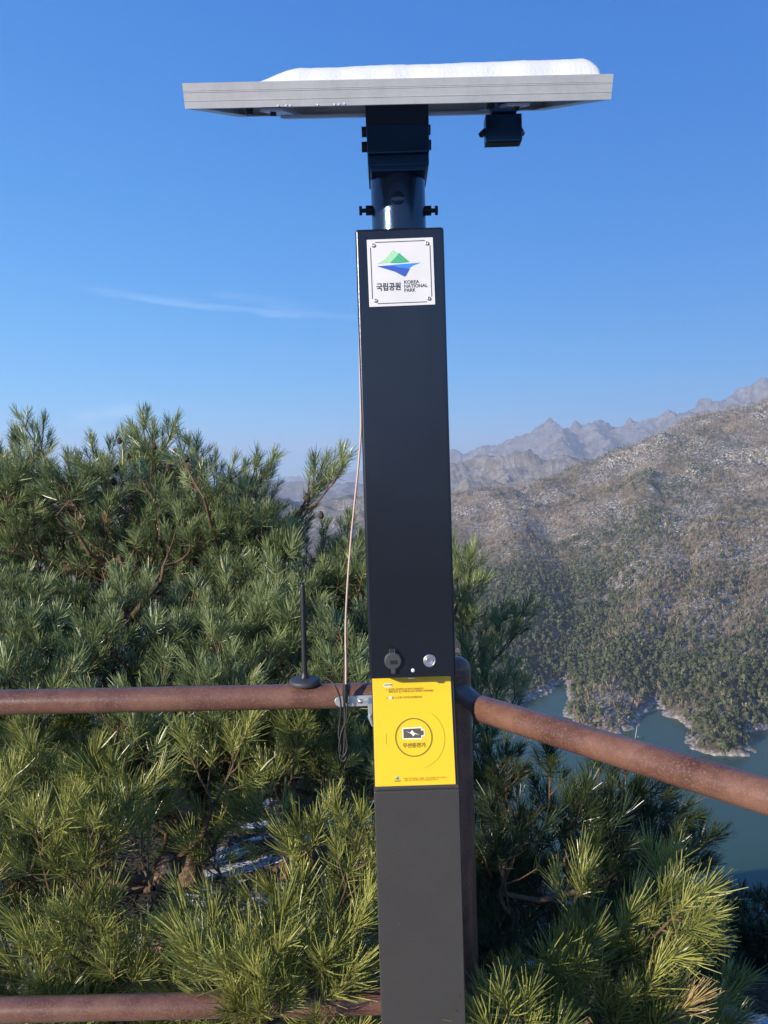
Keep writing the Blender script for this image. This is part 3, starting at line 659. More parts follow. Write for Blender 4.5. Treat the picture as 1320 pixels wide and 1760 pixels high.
# pole and clamp
PX = PY(684, 330, FY + DEP / 2).x; PYY = FY + DEP / 2 + .0
pr_ = .0575
zc1 = PY(684, 264, PYY - pr_).z
m = MB(); m.lathe((PX, PYY, 0), [(pr_, zt - .02), (pr_, zc1 + .12)], 64); m.build('pole', M_pole, st)
m = MB(); m.lathe((PX, PYY, zt), [(pr_ + .004, -.002), (pr_ + .004, .004), (pr_, .005)], 48); m.build('flange', M_pole, st)
b_ = PY(684, 340, PYY - pr_); m = MB(); m.lathe((b_.x, PYY - pr_ + .004, b_.z), [(.013, 0), (.013, .0065), (.011, .008), (.0001, .008)], 28, 'Y'); m.build('screw_cap', M_pole, st)
for sg, px in ((-1, 628), (1, 741)):
    b_ = PY(px, 362, PYY); x0 = PX + sg * (pr_ - .004)
    m = MB(); m.cyl((x0, PYY, b_.z), (x0 + sg * .016, PYY, b_.z), .0105, 6); m.cyl((x0 + sg * .016, PYY, b_.z), (x0 + sg * .024, PYY, b_.z), .0045, 12); m.cyl((x0 + sg * .024, PYY, b_.z), (x0 + sg * .030, PYY, b_.z), .0095, 20)
    m.build('bolt', M_bolt, st, bevel=.001)
# clamp box
CY0 = PYY - .075
ca, cb_ = PY(629.5, 215, CY0), PY(737, 212, CY0); cw = cb_.x - ca.x; ccx = (ca.x + cb_.x) / 2
z1, z0_ = PY(684, 213, CY0).z, PY(684, 262, CY0).z
m = MB(); m.box((ccx, PYY, (z1 + z0_) / 2), (cw, .15, z1 - z0_)); m.build('clamp', M_clamp, st, bevel=.003)
m = MB(); m.box((ccx, PYY - .002, z0_ - .011), (cw - .002, .13, .022)); m.box((ccx, PYY - .002, z0_ - .024), (cw - .012, .125, .016)); m.build('collar', M_clamp, st, bevel=.002)
for sg in (-1, 1):
    for py_, ln in ((225, .010), (251, .011)):
        zz = PY(684, py_, CY0 + .03).z; x0 = ccx + sg * cw / 2
        m = MB(); m.cyl((x0 - sg * .002, CY0 + .03, zz), (x0 + sg * ln * (1 if sg < 0 else .5), CY0 + .03, zz), .0105, 6); m.build('bolt', M_bolt, st, bevel=.0012)

# solar panel
TILT = 23.2; SL = .60
d1 = PY(683, 178, 1.40)             # middle of the front lower edge region
ftl, ftr = PY(316.5, 150, 1.40), PY(1050, 133.5, 1.40); fbl, fbr = PY(318, 187, 1.40), PY(1050, 171, 1.40)
SW = ((ftr.x - ftl.x) + (fbr.x - fbl.x)) / 2; fcx = (ftl.x + ftr.x + fbl.x + fbr.x) / 4
fz = (fbl.z + fbr.z) / 2; FH = ((ftl.z - fbl.z) + (ftr.z - fbr.z)) / 2 * 1.06
dz = math.atan2(fbr.z - fbl.z, SW)
Msp = Matrix.Translation((fcx, 1.40, fz)) @ Matrix.Rotation(-dz, 4, 'Y') @ Matrix.Rotation(R(TILT), 4, 'X')
# local frame: x width (centred), y 0..SL back, z 0..FH up
sp = MB()
for (c, d) in (((0, .0015, FH / 2), (SW, .003, FH)), ((0, SL - .0015, FH / 2), (SW, .003, FH)), ((-SW / 2 + .0015, SL / 2, FH / 2), (.003, SL - .006, FH)), ((SW / 2 - .0015, SL / 2, FH / 2), (.003, SL - .006, FH))): sp.box(c, d)
for c, d in (((0, .0165, .001), (SW - .006, .027, .002)), ((0, SL - .0165, .001), (SW - .006, .027, .002)), ((-SW / 2 + .0165, SL / 2, .001), (.027, SL - .062, .002)), ((SW / 2 - .0165, SL / 2, .001), (.027, SL - .062, .002)),
             ((0, .008, FH - .001), (SW - .006, .010, .002)), ((0, SL - .008, FH - .001), (SW - .006, .010, .002))): sp.box(c, d)
for k, hgt in ((.30, .0010), (.64, .0012), (.70, .0006)): sp.box((0, -.0002, FH * k), (SW, .0006, hgt))
panel = sp.build('solar_panel', M_alu, st, M=Msp)
MB().box((0, SL / 2, FH - .006), (SW - .008, SL - .008, .004)).build('backsheet', M_back, panel, M=Msp)
MB().box((0, SL / 2, FH - .0025), (SW - .022, SL - .022, .002)).build('solar_cells', M_cell, panel, M=Msp)
M_drop = mat('melt_water', (.8, .85, .9), .05, 0, .8)
for px, py in ((478, 181.5), (492, 181), (499, 181.5), (546, 180), (575, 179.5), (583, 179), (592, 178)):
    p = PY(px, py, 1.398); MB().lathe(p, [(.0001, -.0022), (.0009, -.0017), (.0012, -.0006), (.0010, .0006), (.0005, .0014), (.0001, .002)], 12).build('water_drop', M_drop, panel)
# cross struts and mount plate under the frame
M_mp = mat('blue_grey_bracket', (.42, .50, .60), .4, .3)
for xx in (-.225, .215):
    MB().box((xx, SL / 2, -.004), (.040, SL - .02, .006)).build('strut', M_mp, st, M=Msp, bevel=.001)
    MB().cyl((xx, .028, -.014), (xx, .028, -.0065), .006, 6).build('bolt', M_bolt, st, M=Msp); MB().cyl((xx - .045, .045, -.010), (xx - .045, .045, .0), .007, 12).build('bolt', M_bolt, st, M=Msp)
mid = SL * .5
MB().box((0, SL * .48, -.010), (.47, .10, .006)).build('cross_bar', M_mp, st, M=Msp, bevel=.001)
# bracket neck between clamp and panel
ta, tb = PY(628, 190, CY0 + .004), PY(736.5, 188, CY0 + .004)
ztop = PY(684, 172, CY0).z + .02
m = MB(); zb = z1 - .002
back_top = ztop + .15 * math.tan(R(TILT))
hw_ = (tb.x - ta.x) / 2; ccx2 = (ta.x + tb.x) / 2
y0, y1 = CY0 + .004, CY0 + .144
m.add([(ccx2 - hw_, y0, zb), (ccx2 + hw_, y0, zb), (ccx2 + hw_, y1, zb), (ccx2 - hw_, y1, zb), (ccx2 - hw_, y0, ztop), (ccx2 + hw_, y0, ztop), (ccx2 + hw_, y1, back_top), (ccx2 - hw_, y1, back_top)],
      [(0, 3, 2, 1), (4, 5, 6, 7), (0, 1, 5, 4), (1, 2, 6, 5), (2, 3, 7, 6), (3, 0, 4, 7)])
m.build('bracket', M_pole, st, bevel=.002)
# lamp head under the panel
LY = 1.50
a, b = PY(834.5, 196, LY), PY(898, 241, LY); lx = (a.x + b.x) / 2; lw_ = b.x - a.x; lz = (a.z + b.z) / 2; lh = a.z - b.z
lamp = MB().box((lx, LY + .015, lz), (lw_, .03, lh)).build('lamp', M_clamp, st, bevel=.002)
m = MB(); wz = a.z; tp = Msp @ Vector((lx - fcx, .14, -.002))
m.add([(lx - .022, LY + .015, wz - .002), (lx + .022, LY + .015, wz - .002), (lx + .022, LY + .028, wz - .002), (lx - .022, LY + .028, wz - .002),
       (lx - .020, LY - .01, tp.z), (lx + .038, LY - .01, tp.z), (lx + .038, LY + .06, tp.z + .026), (lx - .020, LY + .06, tp.z + .026)], [(0, 3, 2, 1), (4, 5, 6, 7), (0, 1, 5, 4), (1, 2, 6, 5), (2, 3, 7, 6), (3, 0, 4, 7)])
m.build('lamp_bracket', M_clamp, lamp)
for sg in (-1, 1):
    m = MB(); m.cyl((lx + sg * (lw_ / 2 - .001), LY + .015, lz), (lx + sg * (lw_ / 2 + .005), LY + .03, lz), .0062, 6); m.build('bolt', M_bolt, lamp, bevel=.001)
MB().box((lx, LY + .015, lz - lh / 2 - .0005), (lw_ * .8, .02, .001)).build('lens', M_blk, lamp)

# snow slab on the panel
def snow():
    nx, ny = 150, 60
    x0 = PY(446, 147, 1.40).x - fcx; x1 = PY(1031, 134, 1.40).x - fcx
    V = []; 
    for i in range(nx + 1):
        u = i / nx
        for j in range(ny + 1):
            v = j / ny
            x = x0 + (x1 - x0) * u + .006 * math.sin(9 * v + 2) * (u - .5)
            y = .012 + (SL - .05) * v + .005 * mnoise.noise((x * 20, 0, 3)) * (1 - v)
            el = min(1, u / .13); er = min(1, (1 - u) / .045); ef = min(1, v / .10 + .0); eb = min(1, (1 - v) / .12)
            pr = (1 - (1 - el) ** 1.8) * math.sqrt(max(0, 1 - (1 - er) ** 2)) * math.sqrt(max(0, 1 - (1 - ef) ** 2)) * math.sqrt(max(0, 1 - (1 - eb) ** 2))
            h = pr * (.0225 + .006 * u + .0020 * mnoise.noise((x * 9, y * 9, 1)) + .0006 * mnoise.noise((x * 60, y * 60, 5)) + .0005 * mnoise.noise((x * 160, y * 160, 8)))
            V.append(Msp @ Vector((x, y, FH + .0005 + h)))
    base = Msp @ Vector((0, SL / 2, FH))
    m = MB(); k = ny + 1
    fs = [(i * k + j, (i + 1) * k + j, (i + 1) * k + j + 1, i * k + j + 1) for i in range(nx) for j in range(ny)]
    m.add(V, fs, True)
    # underside
    o = len(V); V2 = [Msp @ Vector(((Msp.inverted() @ v).x, (Msp.inverted() @ v).y, FH + .0002)) for v in V]
    m.add(V2, [f[::-1] for f in fs], True)
    ob = m.build('snow_slab', M_snow, base=base)
    tag(ob, 'white slab of snow lying on top of the solar panel', 'snow')
snow()

# galvanised strap holding the post to the railing
ry = RY - .02 - Rr
m = MB(); g1, g2 = PY(583, 1206, ry - .003), PY(640, 1203, ry - .003)
gz = (g1.z + g2.z) / 2; gx0 = PY(575, 1206, ry).x
hh_ = .0125
pts = [(gx0 + .012, gz - hh_), (g2.x + .03, gz - hh_), (g2.x + .03, gz + hh_), (gx0 + .012, gz + hh_), (gx0 + .003, gz + hh_ * .6), (gx0, gz), (gx0 + .003, gz - hh_ * .6)]
m.prism(pts, ry - .006, ry - .003)
br = m.build('strap', M_galv, st, bevel=.0008)
m = MB(); m.box(((gx0 + g2.x) / 2 + .022, ry - .0075, gz - .001), (.030, .003, .005)); m.build('slot_ridge', M_steel, br)
for dx in (.030, .060):
    m = MB(); m.lathe((gx0 + dx, ry - .006, gz), [(.0055, 0), (.0055, .003), (.003, .0055), (.0001, .006)], 16, 'Y'); m.build('bolt', M_steel, br)
m = MB(); e_ = PY(637, 1225, FY + .06); m.box((xl - .004, FY + .135, gz), (.010, .05, .024)); m.tube([(xl - .002, FY + .12, gz - .010), (xl - .005, FY + .12, gz - .020), (xl + .001, FY + .12, gz - .042)], [.005, .006, .003], 10); m.build('bracket', M_galv, st, bevel=.001)

# ------------------------------------------------------------------ antenna on the rail
ab = PY(524, 1176, RY - .012); railtop = rail_z + Rr + (la.z - lb.z) * .22
an = thing('antenna', (ab.x, RY - .012, railtop - .002), 'short black whip antenna on a round magnetic base sitting on the rail', 'antenna')
B = Vector((ab.x, RY - .012, railtop - .002)); Mt = Matrix.Translation(B) @ Matrix.Rotation(R(1.0), 4, 'Y') @ Matrix.Rotation(R(2), 4, 'X')
m = MB(); m.lathe((0, 0, 0), [(.0001, 0), (.034, 0), (.0375, .003), (.0375, .010), (.035, .013), (.030, .0145), (.014, .0165), (.0001, .017)], 48); base_o = m.build('base', M_cap, an, M=Mt)
m = MB(); m.lathe((0, 0, 0), [(.0125, .0155), (.0085, .022), (.0075, .03), (.0068, .036), (.0064, .19), (.0054, .235), (.0048, .243), (.0001, .244)], 20); m.build('mast', M_blk, an, M=Mt)

def bez(P, n=10):
    """Catmull-Rom through the points"""
    P = [Vector(p) for p in P]; out = []
    for i in range(len(P) - 1):
        a, b, c, d = P[max(i - 1, 0)], P[i], P[i + 1], P[min(i + 2, len(P) - 1)]
        for k in range(n):
            t = k / n; out.append(.5 * ((2 * b) + (c - a) * t + (2 * a - 5 * b + 4 * c - d) * t * t + (3 * b - a - 3 * c + d) * t ** 3))
    out.append(P[-1]); return out
cy = ry - .012
pts = [PY(552, 1170, RY - .02), PY(563, 1167, RY - .045), PY(575, 1178, cy), PY(583, 1195, cy - .002), PY(586, 1215, cy), PY(584, 1240, cy + .006), PY(582, 1262, cy + .006), PY(586, 1285, cy + .005), PY(584, 1302, cy + .005), PY(591, 1308, cy + .003), PY(596, 1296, cy + .002), PY(592, 1270, cy), PY(594, 1240, cy), PY(593, 1212, cy)]
m = MB(); m.tube(bez(pts), .0021, 8); cab = m.build('cable', M_cableb, an)
# long thin wire from the post
wp = [PY(617.5, 560, FY + .05), PY(619, 640, FY + .045), PY(620.5, 730, FY + .055), PY(617, 790, FY + .075), PY(610, 860, FY + .10), PY(603, 930, FY + .13), PY(597, 1010, FY + .15), PY(594, 1080, cy + .002), PY(594.5, 1150, cy - .004), PY(594, 1190, cy - .006)]
wo_ = thing('wire', wp[-1], 'thin pinkish wire hanging beside the dark post and tied in a bundle at the rail', 'wire')
m = MB(); m.tube(bez(wp), .0023, 8); m.build('strand', M_cable, wo_)
wp2 = [PY(592, 1120, cy), PY(592, 1165, cy - .003), PY(591, 1195, cy - .009), PY(592, 1225, cy - .002), PY(592, 1270, cy), PY(590, 1300, cy)]
m = MB(); m.tube(bez(wp2), .0022, 8)
wp3 = [PY(596, 1168, cy - .004), PY(597, 1200, cy - .01), PY(595, 1235, cy - .004), PY(586, 1262, cy - .003), PY(583, 1290, cy - .003), PY(590, 1300, cy - .003), PY(597, 1284, cy - .003), PY(594, 1260, cy - .003), PY(593, 1215, cy - .004)]
m.tube(bez(wp3), .002, 8); m.build('loop', M_cableb, wo_)
m = MB(); m.tube([PY(593.5, 1176, cy - .008), PY(594, 1190, cy - .008), PY(593.5, 1207, cy - .008)], [.0055, .0075, .005], 10); m.build('tie', M_blk, wo_)

# ------------------------------------------------------------------ pines
def shoot_proto(nn, L, nl, w, seed, curl=.12):
    g = np.random.default_rng(seed)
    t = g.random(nn) ** .75; a = g.uniform(0, 2 * np.pi, nn)
    ang = np.radians(54 - 36 * t + g.normal(0, 8, nn)); ln = nl * g.uniform(.6, 1.12, nn)
    p0 = np.stack([0 * t, 0 * t, t * L], -1)
    rad = np.stack([np.cos(a), np.sin(a), 0 * a], -1); zz = np.array([0, 0, 1.0])
    d = rad * np.sin(ang)[:, None] + zz * np.cos(ang)[:, None]
    bend = -rad * g.normal(curl, .10, (nn, 1)) + g.normal(0, .05, (nn, 3)) + np.array([0, 0, -.02])
    p1 = p0 + d * ln[:, None] * .5; p2 = p0 + d * ln[:, None] + bend * ln[:, None] * .5
    s = np.cross(d, g.normal(0, 1, (nn, 3))); s /= np.linalg.norm(s, axis=1, keepdims=True); s *= w / 2
    V = np.stack([p0 - s * .8, p0 + s * .8, p1 - s, p1 + s, p2 - s * .45, p2 + s * .45], 1)   # nn,6,3
    base = np.arange(nn)[:, None] * 6
    Fq = np.concatenate([base + np.array([0, 1, 3, 2]), base + np.array([2, 3, 5, 4])], 0)
    tint = np.repeat(g.normal(0, .08, nn), 6)
    return V.reshape(-1, 3), Fq, tint

def frame(d, up=None):
    d = d.normalized(); a = Vector((0, 0, 1)) if abs(d.z) < .95 else Vector((1, 0, 0))
    x = a.cross(d).normalized(); y = d.cross(x); return x, y
SC = 1.0
def make_pine(name_label, trunk_pts, trunk_r, sprays, near, seed, cones=(), tuft_n=95, extra_label=None, proto_w=None, bark=None, needles=None, sc=1.0):
    """sprays: list of (tip Vector, direction Vector, size)"""
    rnd = random.Random(seed); g = np.random.default_rng(seed)
    base = Vector(trunk_pts[0]); tr = thing('pine_tree', base, name_label, 'pine tree', 'pine trees around the viewpoint')
    trunk = bez(trunk_pts, 8); nT = len(trunk)
    rads = [trunk_r * (1 - .75 * i / (nT - 1)) for i in range(nT)]
    tb = MB(); tb.tube(trunk, [r * (1 + .12 * mnoise.noise(tuple(p * 3))) for r, p in zip(rads, trunk)], 12)
    w = proto_w or .0016
    protos = [shoot_proto(tuft_n, .11, .105, w, seed * 10 + k) for k in range(6)]
    # skeleton nodes
    nodes = [p.copy() for p in trunk[nT // 5:]]; par = [-1] * len(nodes); cnt = [0] * len(nodes); ntr = len(nodes)
    def cdist(p): return min((p - q).length for q in trunk)
    sprays = sorted(sprays, key=lambda s: cdist(s[0]))
    shoots = []; twigs = []
    for tip, d, sz in sprays:
        L = .30 * sz; d = d.normalized()
        sag = Vector((0, 0, -1)); b0 = tip - d * L * .9 + sag * L * .12
        arr = np.array([tuple(n) for n in nodes]); dd = np.linalg.norm(arr - np.array(tuple(b0)), axis=1)
        tip_d = np.array([1.0] * 1)
        j = int(np.argmin(dd + np.where(np.arange(len(nodes)) < ntr, .0, .05)))
        q = nodes[j]; seg = b0 - q; n = max(2, int(seg.length / .12))
        last = j
        off = Vector((rnd.uniform(-1, 1), rnd.uniform(-1, 1), rnd.uniform(-.6, .2))) * seg.length * .12
        for i in range(1, n + 1):
            t = i / n; p = q.lerp(b0, t) + off * math.sin(math.pi * t) + Vector((0, 0, -.10 * seg.length * math.sin(math.pi * t)))
            nodes.append(p); par.append(last); cnt.append(0); last = len(nodes) - 1
        cnt[last] += 1
        # branchlet
        mid_ = b0.lerp(tip, .5) + sag * L * .05
        axis = [b0, mid_, tip]; twigs.append((axis, [.006 * sz ** .5, .0045 * sz ** .5, .003]))
        x, y = frame(d)
        side = (x * rnd.uniform(-1, 1) + y * rnd.uniform(-.4, .4))
        shoots.append((tip - d * .05, d, 1.0 * rnd.uniform(.9, 1.1), rnd.random()))
        ns = int(5 * sz + rnd.random() * 3)
        for k in range(ns):
            t = .15 + .8 * (k + rnd.random() * .5) / ns
            p = b0.lerp(tip, t) + sag * L * .05 * math.sin(math.pi * t)
            ph = rnd.uniform(0, 2 * math.pi) if rnd.random() < .5 else (0 if k % 2 else math.pi) + rnd.uniform(-.5, .5)
            out = x * math.cos(ph) + y * math.sin(ph)
            sd = (d * rnd.uniform(.55, 1.0) + out * rnd.uniform(.6, 1.0) + Vector((0, 0, rnd.uniform(.1, .55)))).normalized()
            ln = L * rnd.uniform(.25, .55) * (1.15 - t * .6)
            e = p + sd * ln; twigs.append(([p, p.lerp(e, .5) + sag * ln * .06, e], [.0035, .003, .0025]))
            sd2 = (sd + Vector((0, 0, .35))).normalized()
            shoots.append((e - sd2 * .03, sd2, rnd.uniform(.58, 1.08), rnd.random()))
    # limbs with radius from load
    load = [c for c in cnt]
    for i in range(len(nodes) - 1, ntr - 1, -1):
        if par[i] >= 0: load[par[i]] += load[i]
    lim = MB()
    for i in range(ntr, len(nodes)):
        j = par[i]; r_i = .0045 + .0035 * math.sqrt(max(load[i], 1)); r_j = .0045 + .0035 * math.sqrt(max(load[j], 1)) if j >= ntr else r_i * 1.2
        lim.tube([nodes[j], nodes[i]], [min(r_j, trunk_r * .6), min(r_i, trunk_r * .6)], 6, caps=False)
    for ax, rr_ in twigs: lim.tube(ax, rr_, 5, caps=False)
    # needles
    VV = []; FF = []; TT = []; o = 0
    for p, d, sc_, hue in shoots:
        sc_ *= sc
        pv, pf, pt = protos[rnd.randrange(6)]
        x, y = frame(d); ph = rnd.uniform(0, 6.28)
        x2 = x * math.cos(ph) + y * math.sin(ph); y2 = d.cross(x2)
        Rm = np.array([tuple(x2), tuple(y2), tuple(d)])
        s = sc_
        VV.append(pv @ Rm * s + np.array(tuple(p))); FF.append(pf + o); o += len(pv)
        TT.append(np.clip(pt + .18 + .55 * hue + (.35 if rnd.random() < .012 else 0), 0, 1))
    tb.build('trunk', bark or M_bark, tr)
    lim.build('branches', M_twig, tr)
    cr = np_mesh('crown', np.concatenate(VV), np.concatenate(FF), needles or M_needle, parent=tr, attr={'tint': np.concatenate(TT)})
    for c, s_ in cones:
        m = MB(); prof = [(.0001, -.020), (.010, -.016), (.016, -.008), (.017, 0), (.012, .010), (.006, .017), (.0001, .020)]
        vs = []; n = 10
        m.lathe(c, [(r * s_, h * s_) for r, h in prof], n)
        m.v = [v + Vector((rnd.uniform(-1, 1), rnd.uniform(-1, 1), rnd.uniform(-1, 1))) * .0035 * s_ for v in m.v]
        m.build('cone', M_cone, tr)
    return tr

def interp(x, xs, ys): return float(np.interp(x, xs, ys))
rs = random.Random(5)
def upd(px, spread=.6, up=.8, fwd=-.15):
    v = Vector((rs.uniform(-1, 1) * spread, rs.uniform(-1, 1) * spread + fwd, up + rs.uniform(-.3, .3))); return v.normalized()

# --- left tall pine(s)
topx = [-80, 0, 15, 40, 70, 100, 130, 160, 185, 210, 245, 265, 300, 330, 360, 400, 440, 480, 492, 520, 545, 570, 600, 640]
topy = [765, 780, 710, 705, 722, 775, 778, 760, 755, 742, 708, 738, 724, 762, 790, 800, 800, 818, 875, 892, 895, 895, 885, 875]
def hole(px, py):
    for (a, b, rx, ry_) in ((265, 1500, 120, 95), (450, 1445, 85, 60), (400, 1310, 90, 30)):
        if ((px - a) / rx) ** 2 + ((py - b) / ry_) ** 2 < 1: return True
    return False
dY = [680, 850, 950, 1050, 1150, 1250, 1400, 1550, 1700, 1800]
dD = [5.0, 4.7, 4.2, 3.5, 3.1, 2.85, 2.5, 2.25, 2.05, 2.0]
tall = []; low = []
# explicit silhouette shoots
for (px, py, lean_) in ((38, 712, -.5), (75, 722, .2), (160, 758, 0), (188, 760, .1), (212, 745, 0), (246, 712, 0), (262, 735, .1), (298, 722, .45), (318, 755, .3), (338, 758, .1), (370, 785, .1), (398, 795, .3), (440, 790, .4), (470, 782, .8), (455, 805, .8),
                       (575, 800, .9), (595, 780, .7), (558, 780, .5), (550, 825, .8), (15, 790, -.2), (120, 785, .1), (-5, 750, -.3), (60, 800, .1), (230, 790, 0), (290, 790, .1), (350, 820, 0), (420, 830, .2), (520, 880, .4), (600, 890, .2), (560, 905, .2)):
    tall.append((PD(px, py + 12, 4.7 + rs.uniform(-.3, .5)), Vector((lean_, -.1, .8)), 1.0))
for k in range(75):
    px = rs.uniform(60, 500); t = interp(px, topx, topy)
    tall.append((PD(px, rs.uniform(t + 45, 960), rs.uniform(4.1, 4.5)), upd(px, .8, .8), rs.uniform(.8, 1.1)))
for k in range(14):
    px = rs.uniform(-20, 60); tall.append((PD(px, rs.uniform(770, 960), rs.uniform(4.1, 4.5)), upd(px, .8, .8), 1.0))
n = 0
while n < 760:
    px = rs.uniform(-130, 660); py = rs.uniform(700, 1330)
    t = interp(px, topx, topy)
    if py < t + 30: continue
    if rs.random() < .25 * math.exp(-(py - t - 30) / 50): continue
    d = interp(py, dY, dD) + rs.expovariate(1 / .75)
    if d > 6.8: continue
    if py > 1200 and d < 2.95 : d = 3.0 + rs.random()
    tall.append((PD(px, py, d), upd(px, .7, .85), rs.uniform(.7, 1.15))); n += 1
n = 0
while n < 125:
    px = rs.uniform(-160, 668); py = rs.uniform(1225, 1850)
    if hole(px, py): continue
    d = interp(py, dY, dD) + rs.expovariate(1 / .32)
    if d > 3.4 : continue
    v = PD(px, py, d)
    if v.y < 1.97: continue
    low.append((v, upd(px, .75, .75, -.1), rs.uniform(.7, 1.1))); n += 1
for (px, py, d, lx_) in ((430, 1640, 1.88, .0), (395, 1680, 1.83, -.4), (480, 1685, 1.84, .3), (560, 1650, 1.86, .5), (600, 1600, 1.9, .6), (440, 1690, 1.82, .0), (590, 1690, 1.83, .4), (340, 1650, 1.9, -.3), (160, 1560, 2.1, .1), (60, 1640, 2.1, -.2), (200, 1660, 2.1, .1), (150, 1420, 2.3, -.1), (60, 1420, 2.3, 0), (330, 1640, 2.1, -.1), (600, 1500, 2.2, .2), (540, 1440, 2.3, .1), (620, 1420, 2.3, .1), (180, 1400, 2.4, .1)):
    low.append((PD(px, py, d), Vector((lx_, -.25, .7)), .85))
c_tall = [(PD(px, py, 4.28), s) for px, py, s in ((265, 768, 1), (290, 800, 1), (320, 788, 1.1), (328, 802, 1), (300, 775, .9), (205, 758, .9), (220, 785, 1), (175, 815, 1), (195, 828, 1), (200, 805, 1), (528, 856, 1.2), (385, 830, 1), (436, 850, .9), (552, 885, 1), (10, 855, 1.2), (18, 875, 1.1))]
make_pine('tall bushy pine with cones rising above the horizon left of the post', [PD(330, 1480, 4.4) + Vector((.1, 0, -2.6)), PD(320, 1400, 4.2), PD(310, 1150, 4.4), PD(270, 950, 4.7), PD(262, 790, 4.9)], .085, tall, True, 21, c_tall, tuft_n=62, proto_w=.0034, sc=.86, needles=M_needle_hazed)
t0 = PD(285, 1560, 2.75)
make_pine('low spreading pine filling the space between the two rails on the left', [t0 + Vector((.05, .1, -1.3)), t0, PD(300, 1480, 2.85), PD(318, 1400, 3.0), PD(300, 1320, 3.1)], .062, low, True, 22, tuft_n=78, proto_w=.0027, bark=M_bark_lit)

# --- right near pine
rn = []
for (px, py, d, vx, s) in ((960, 1650, 1.95, .1, .8), (935, 1700, 1.9, -.4, .8), (1000, 1640, 2.0, .4, .7), (1180, 1555, 2.05, .9, .9), (1130, 1560, 2.1, .3, .8), (1070, 1600, 2.1, .2, .8), (1110, 1700, 2.0, .3, .8), (1160, 1745, 2.0, .7, .8), (1060, 1740, 2.0, .2, .8), (890, 1760, 1.95, -.5, .8), (950, 1780, 1.9, .1, .8),
                          (1190, 1610, 2.1, .9, .8), (1035, 1670, 2.1, .4, .7), (1000, 1520, 2.4, .3, .6), (1145, 1510, 2.3, .1, .7), (1230, 1790, 2.1, .5, .8), (1010, 1600, 2.2, 0, .7), (1120, 1790, 2.0, .1, .9), (870, 1735, 1.72, -.2, .6), (850, 1790, 1.70, -.3, .6), (905, 1800, 1.74, .1, .7), (1260, 1700, 2.5, .7, .8)):
    rn.append((PD(px, py, d), Vector((vx, -.2, .75)), s))
b0_ = PD(1000, 1900, 2.6)
make_pine('bright green young pine with sunlit tufts at the lower right beyond the railing', [b0_ + Vector((0, 0, -1.2)), b0_, PD(1010, 1760, 2.5), PD(1030, 1640, 2.5)], .03, rn, True, 23, tuft_n=88, proto_w=.0026)
# --- pine behind it, its shade put into the needle colour
dk = []; n = 0
polyx = [800, 840, 900, 960, 1010, 1060, 1120, 1160, 1200, 1230]; polyt = [1280, 1300, 1340, 1330, 1320, 1310, 1340, 1440, 1470, 1560]
while n < 120:
    px = rs.uniform(790, 1200); py = rs.uniform(1290, 1850)
    if py < interp(px, polyx, polyt) + 20: continue
    d = 2.9 + rs.random() * 1.3 - (py - 1300) / 1500
    dk.append((PD(px, py, d), upd(px, .8, .6), rs.uniform(.8, 1.1))); n += 1
for (px, py, d, vx) in ((1000, 1375, 2.9, .2), (985, 1400, 2.9, 0), (900, 1430, 2.8, .3), (860, 1460, 2.8, -.1), (1160, 1400, 3.2, .9), (1190, 1460, 3.2, .9), (1215, 1450, 3.3, .9), (870, 1300, 3.4, 0), (945, 1290, 3.4, 0), (850, 1320, 3.4, -.2), (1130, 1345, 3.2, .8), (1080, 1310, 3.3, .2), (1030, 1320, 3.3, 0)):
    dk.append((PD(px, py, d), Vector((vx, -.1, .7)), .85))
b1_ = PD(1020, 1800, 3.6)
make_pine('dark shaded pine against the lake below the sloping rail', [b1_ + Vector((0, 0, -2.0)), b1_, PD(1030, 1600, 3.5), PD(1020, 1430, 3.5)], .05, dk, True, 24, tuft_n=72, proto_w=.0028, needles=M_needle_shade)
# --- pine right behind the post
bp_ = []
for (px, py, d, vx) in ((812, 955, 4.6, .2), (800, 985, 4.6, .1), (815, 1010, 4.6, .3), (795, 1040, 4.5, 0), (810, 1075, 4.5, .2), (780, 950, 4.7, -.1), (760, 1000, 4.7, 0), (700, 980, 4.8, 0), (740, 1050, 4.8, 0), (840, 1075, 4.8, .4), (860, 1060, 4.9, .2), (900, 1050, 4.9, .5), (895, 1080, 4.9, .8), (850, 1120, 4.6, .3), (880, 1150, 4.5, .6), (830, 1140, 4.5, .1), (805, 1130, 4.4, 0), (860, 1180, 4.4, .3), (890, 1190, 4.4, .5), (820, 1190, 4.3, .1), (800, 1230, 4.2, 0), (840, 1240, 4.2, .2), (720, 1150, 4.6, 0), (680, 1050, 4.7, 0), (640, 960, 4.9, -.2), (620, 1000, 4.8, -.3), (610, 1060, 4.7, -.3), (800, 1300, 4.2, 0), (830, 1290, 4.2, 0), (850, 1370, 4.0, 0)):
    bp_.append((PD(px, py, d), Vector((vx, -.1, .8)), .95))
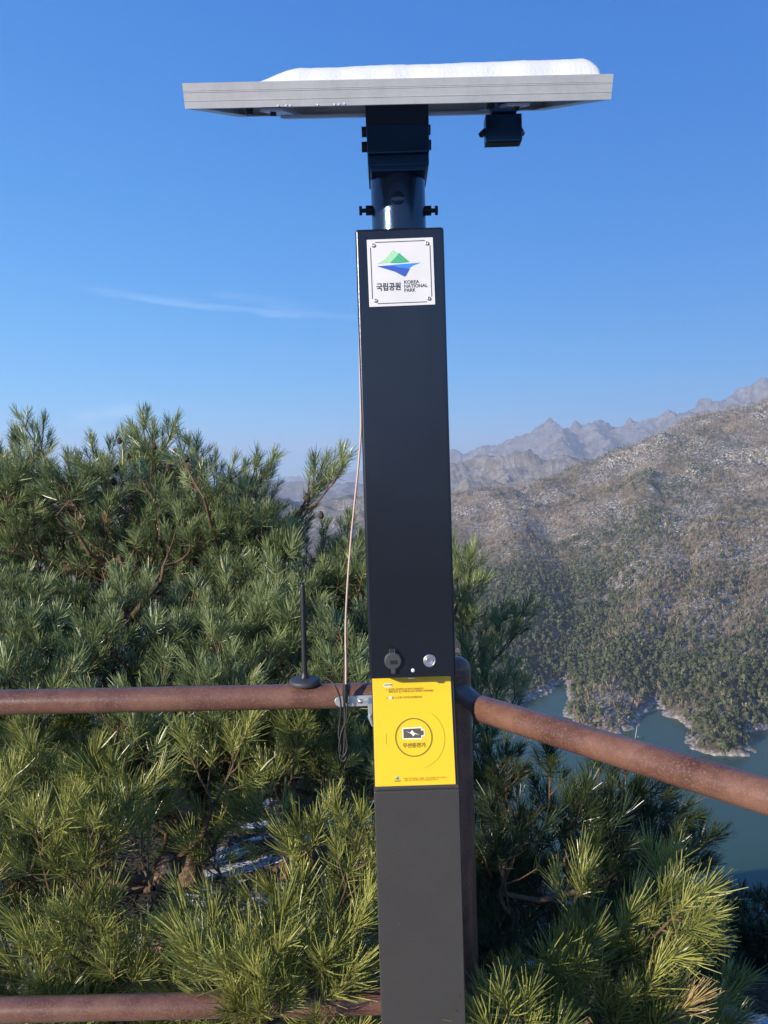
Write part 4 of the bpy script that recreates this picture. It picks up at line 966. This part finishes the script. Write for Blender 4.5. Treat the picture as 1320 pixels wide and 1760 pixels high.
b2_ = PD(740, 1500, 5.2)
make_pine('narrow pine showing on both sides behind the dark charging post', [b2_ + Vector((0, 0, -2.0)), b2_, PD(760, 1300, 5.0), PD(770, 1100, 5.0), PD(770, 1000, 5.0)], .045, bp_, True, 25, tuft_n=60, proto_w=.0034, needles=M_needle_hazed)
# --- pines further down the slope
def far_pine(cx_px, top_py, d, width, count, seed, label):
    sp_ = []; H = 3.2; top = PD(cx_px, top_py, d)
    for k in range(count):
        t = rs.random() ** .7; rad = width * (.12 + .88 * t) * math.sqrt(rs.random()); a = rs.uniform(0, 6.283)
        v = top + Vector((math.cos(a) * rad, math.sin(a) * rad, -t * H)); dd = Vector((math.cos(a) * .6, math.sin(a) * .6, .7))
        sp_.append((v, dd, 1.2))
    gz_ = float(terrain_h(np.array([top.x]), np.array([top.y]))[0])
    b = Vector((top.x, top.y, min(gz_, top.z - H - .3)))
    make_pine(label, [b, b.lerp(top, .4) + Vector((.1, 0, 0)), b.lerp(top, .8), top + Vector((0, 0, -.2))], .08, sp_, False, seed, tuft_n=46, proto_w=.005, needles=M_needle_shade)
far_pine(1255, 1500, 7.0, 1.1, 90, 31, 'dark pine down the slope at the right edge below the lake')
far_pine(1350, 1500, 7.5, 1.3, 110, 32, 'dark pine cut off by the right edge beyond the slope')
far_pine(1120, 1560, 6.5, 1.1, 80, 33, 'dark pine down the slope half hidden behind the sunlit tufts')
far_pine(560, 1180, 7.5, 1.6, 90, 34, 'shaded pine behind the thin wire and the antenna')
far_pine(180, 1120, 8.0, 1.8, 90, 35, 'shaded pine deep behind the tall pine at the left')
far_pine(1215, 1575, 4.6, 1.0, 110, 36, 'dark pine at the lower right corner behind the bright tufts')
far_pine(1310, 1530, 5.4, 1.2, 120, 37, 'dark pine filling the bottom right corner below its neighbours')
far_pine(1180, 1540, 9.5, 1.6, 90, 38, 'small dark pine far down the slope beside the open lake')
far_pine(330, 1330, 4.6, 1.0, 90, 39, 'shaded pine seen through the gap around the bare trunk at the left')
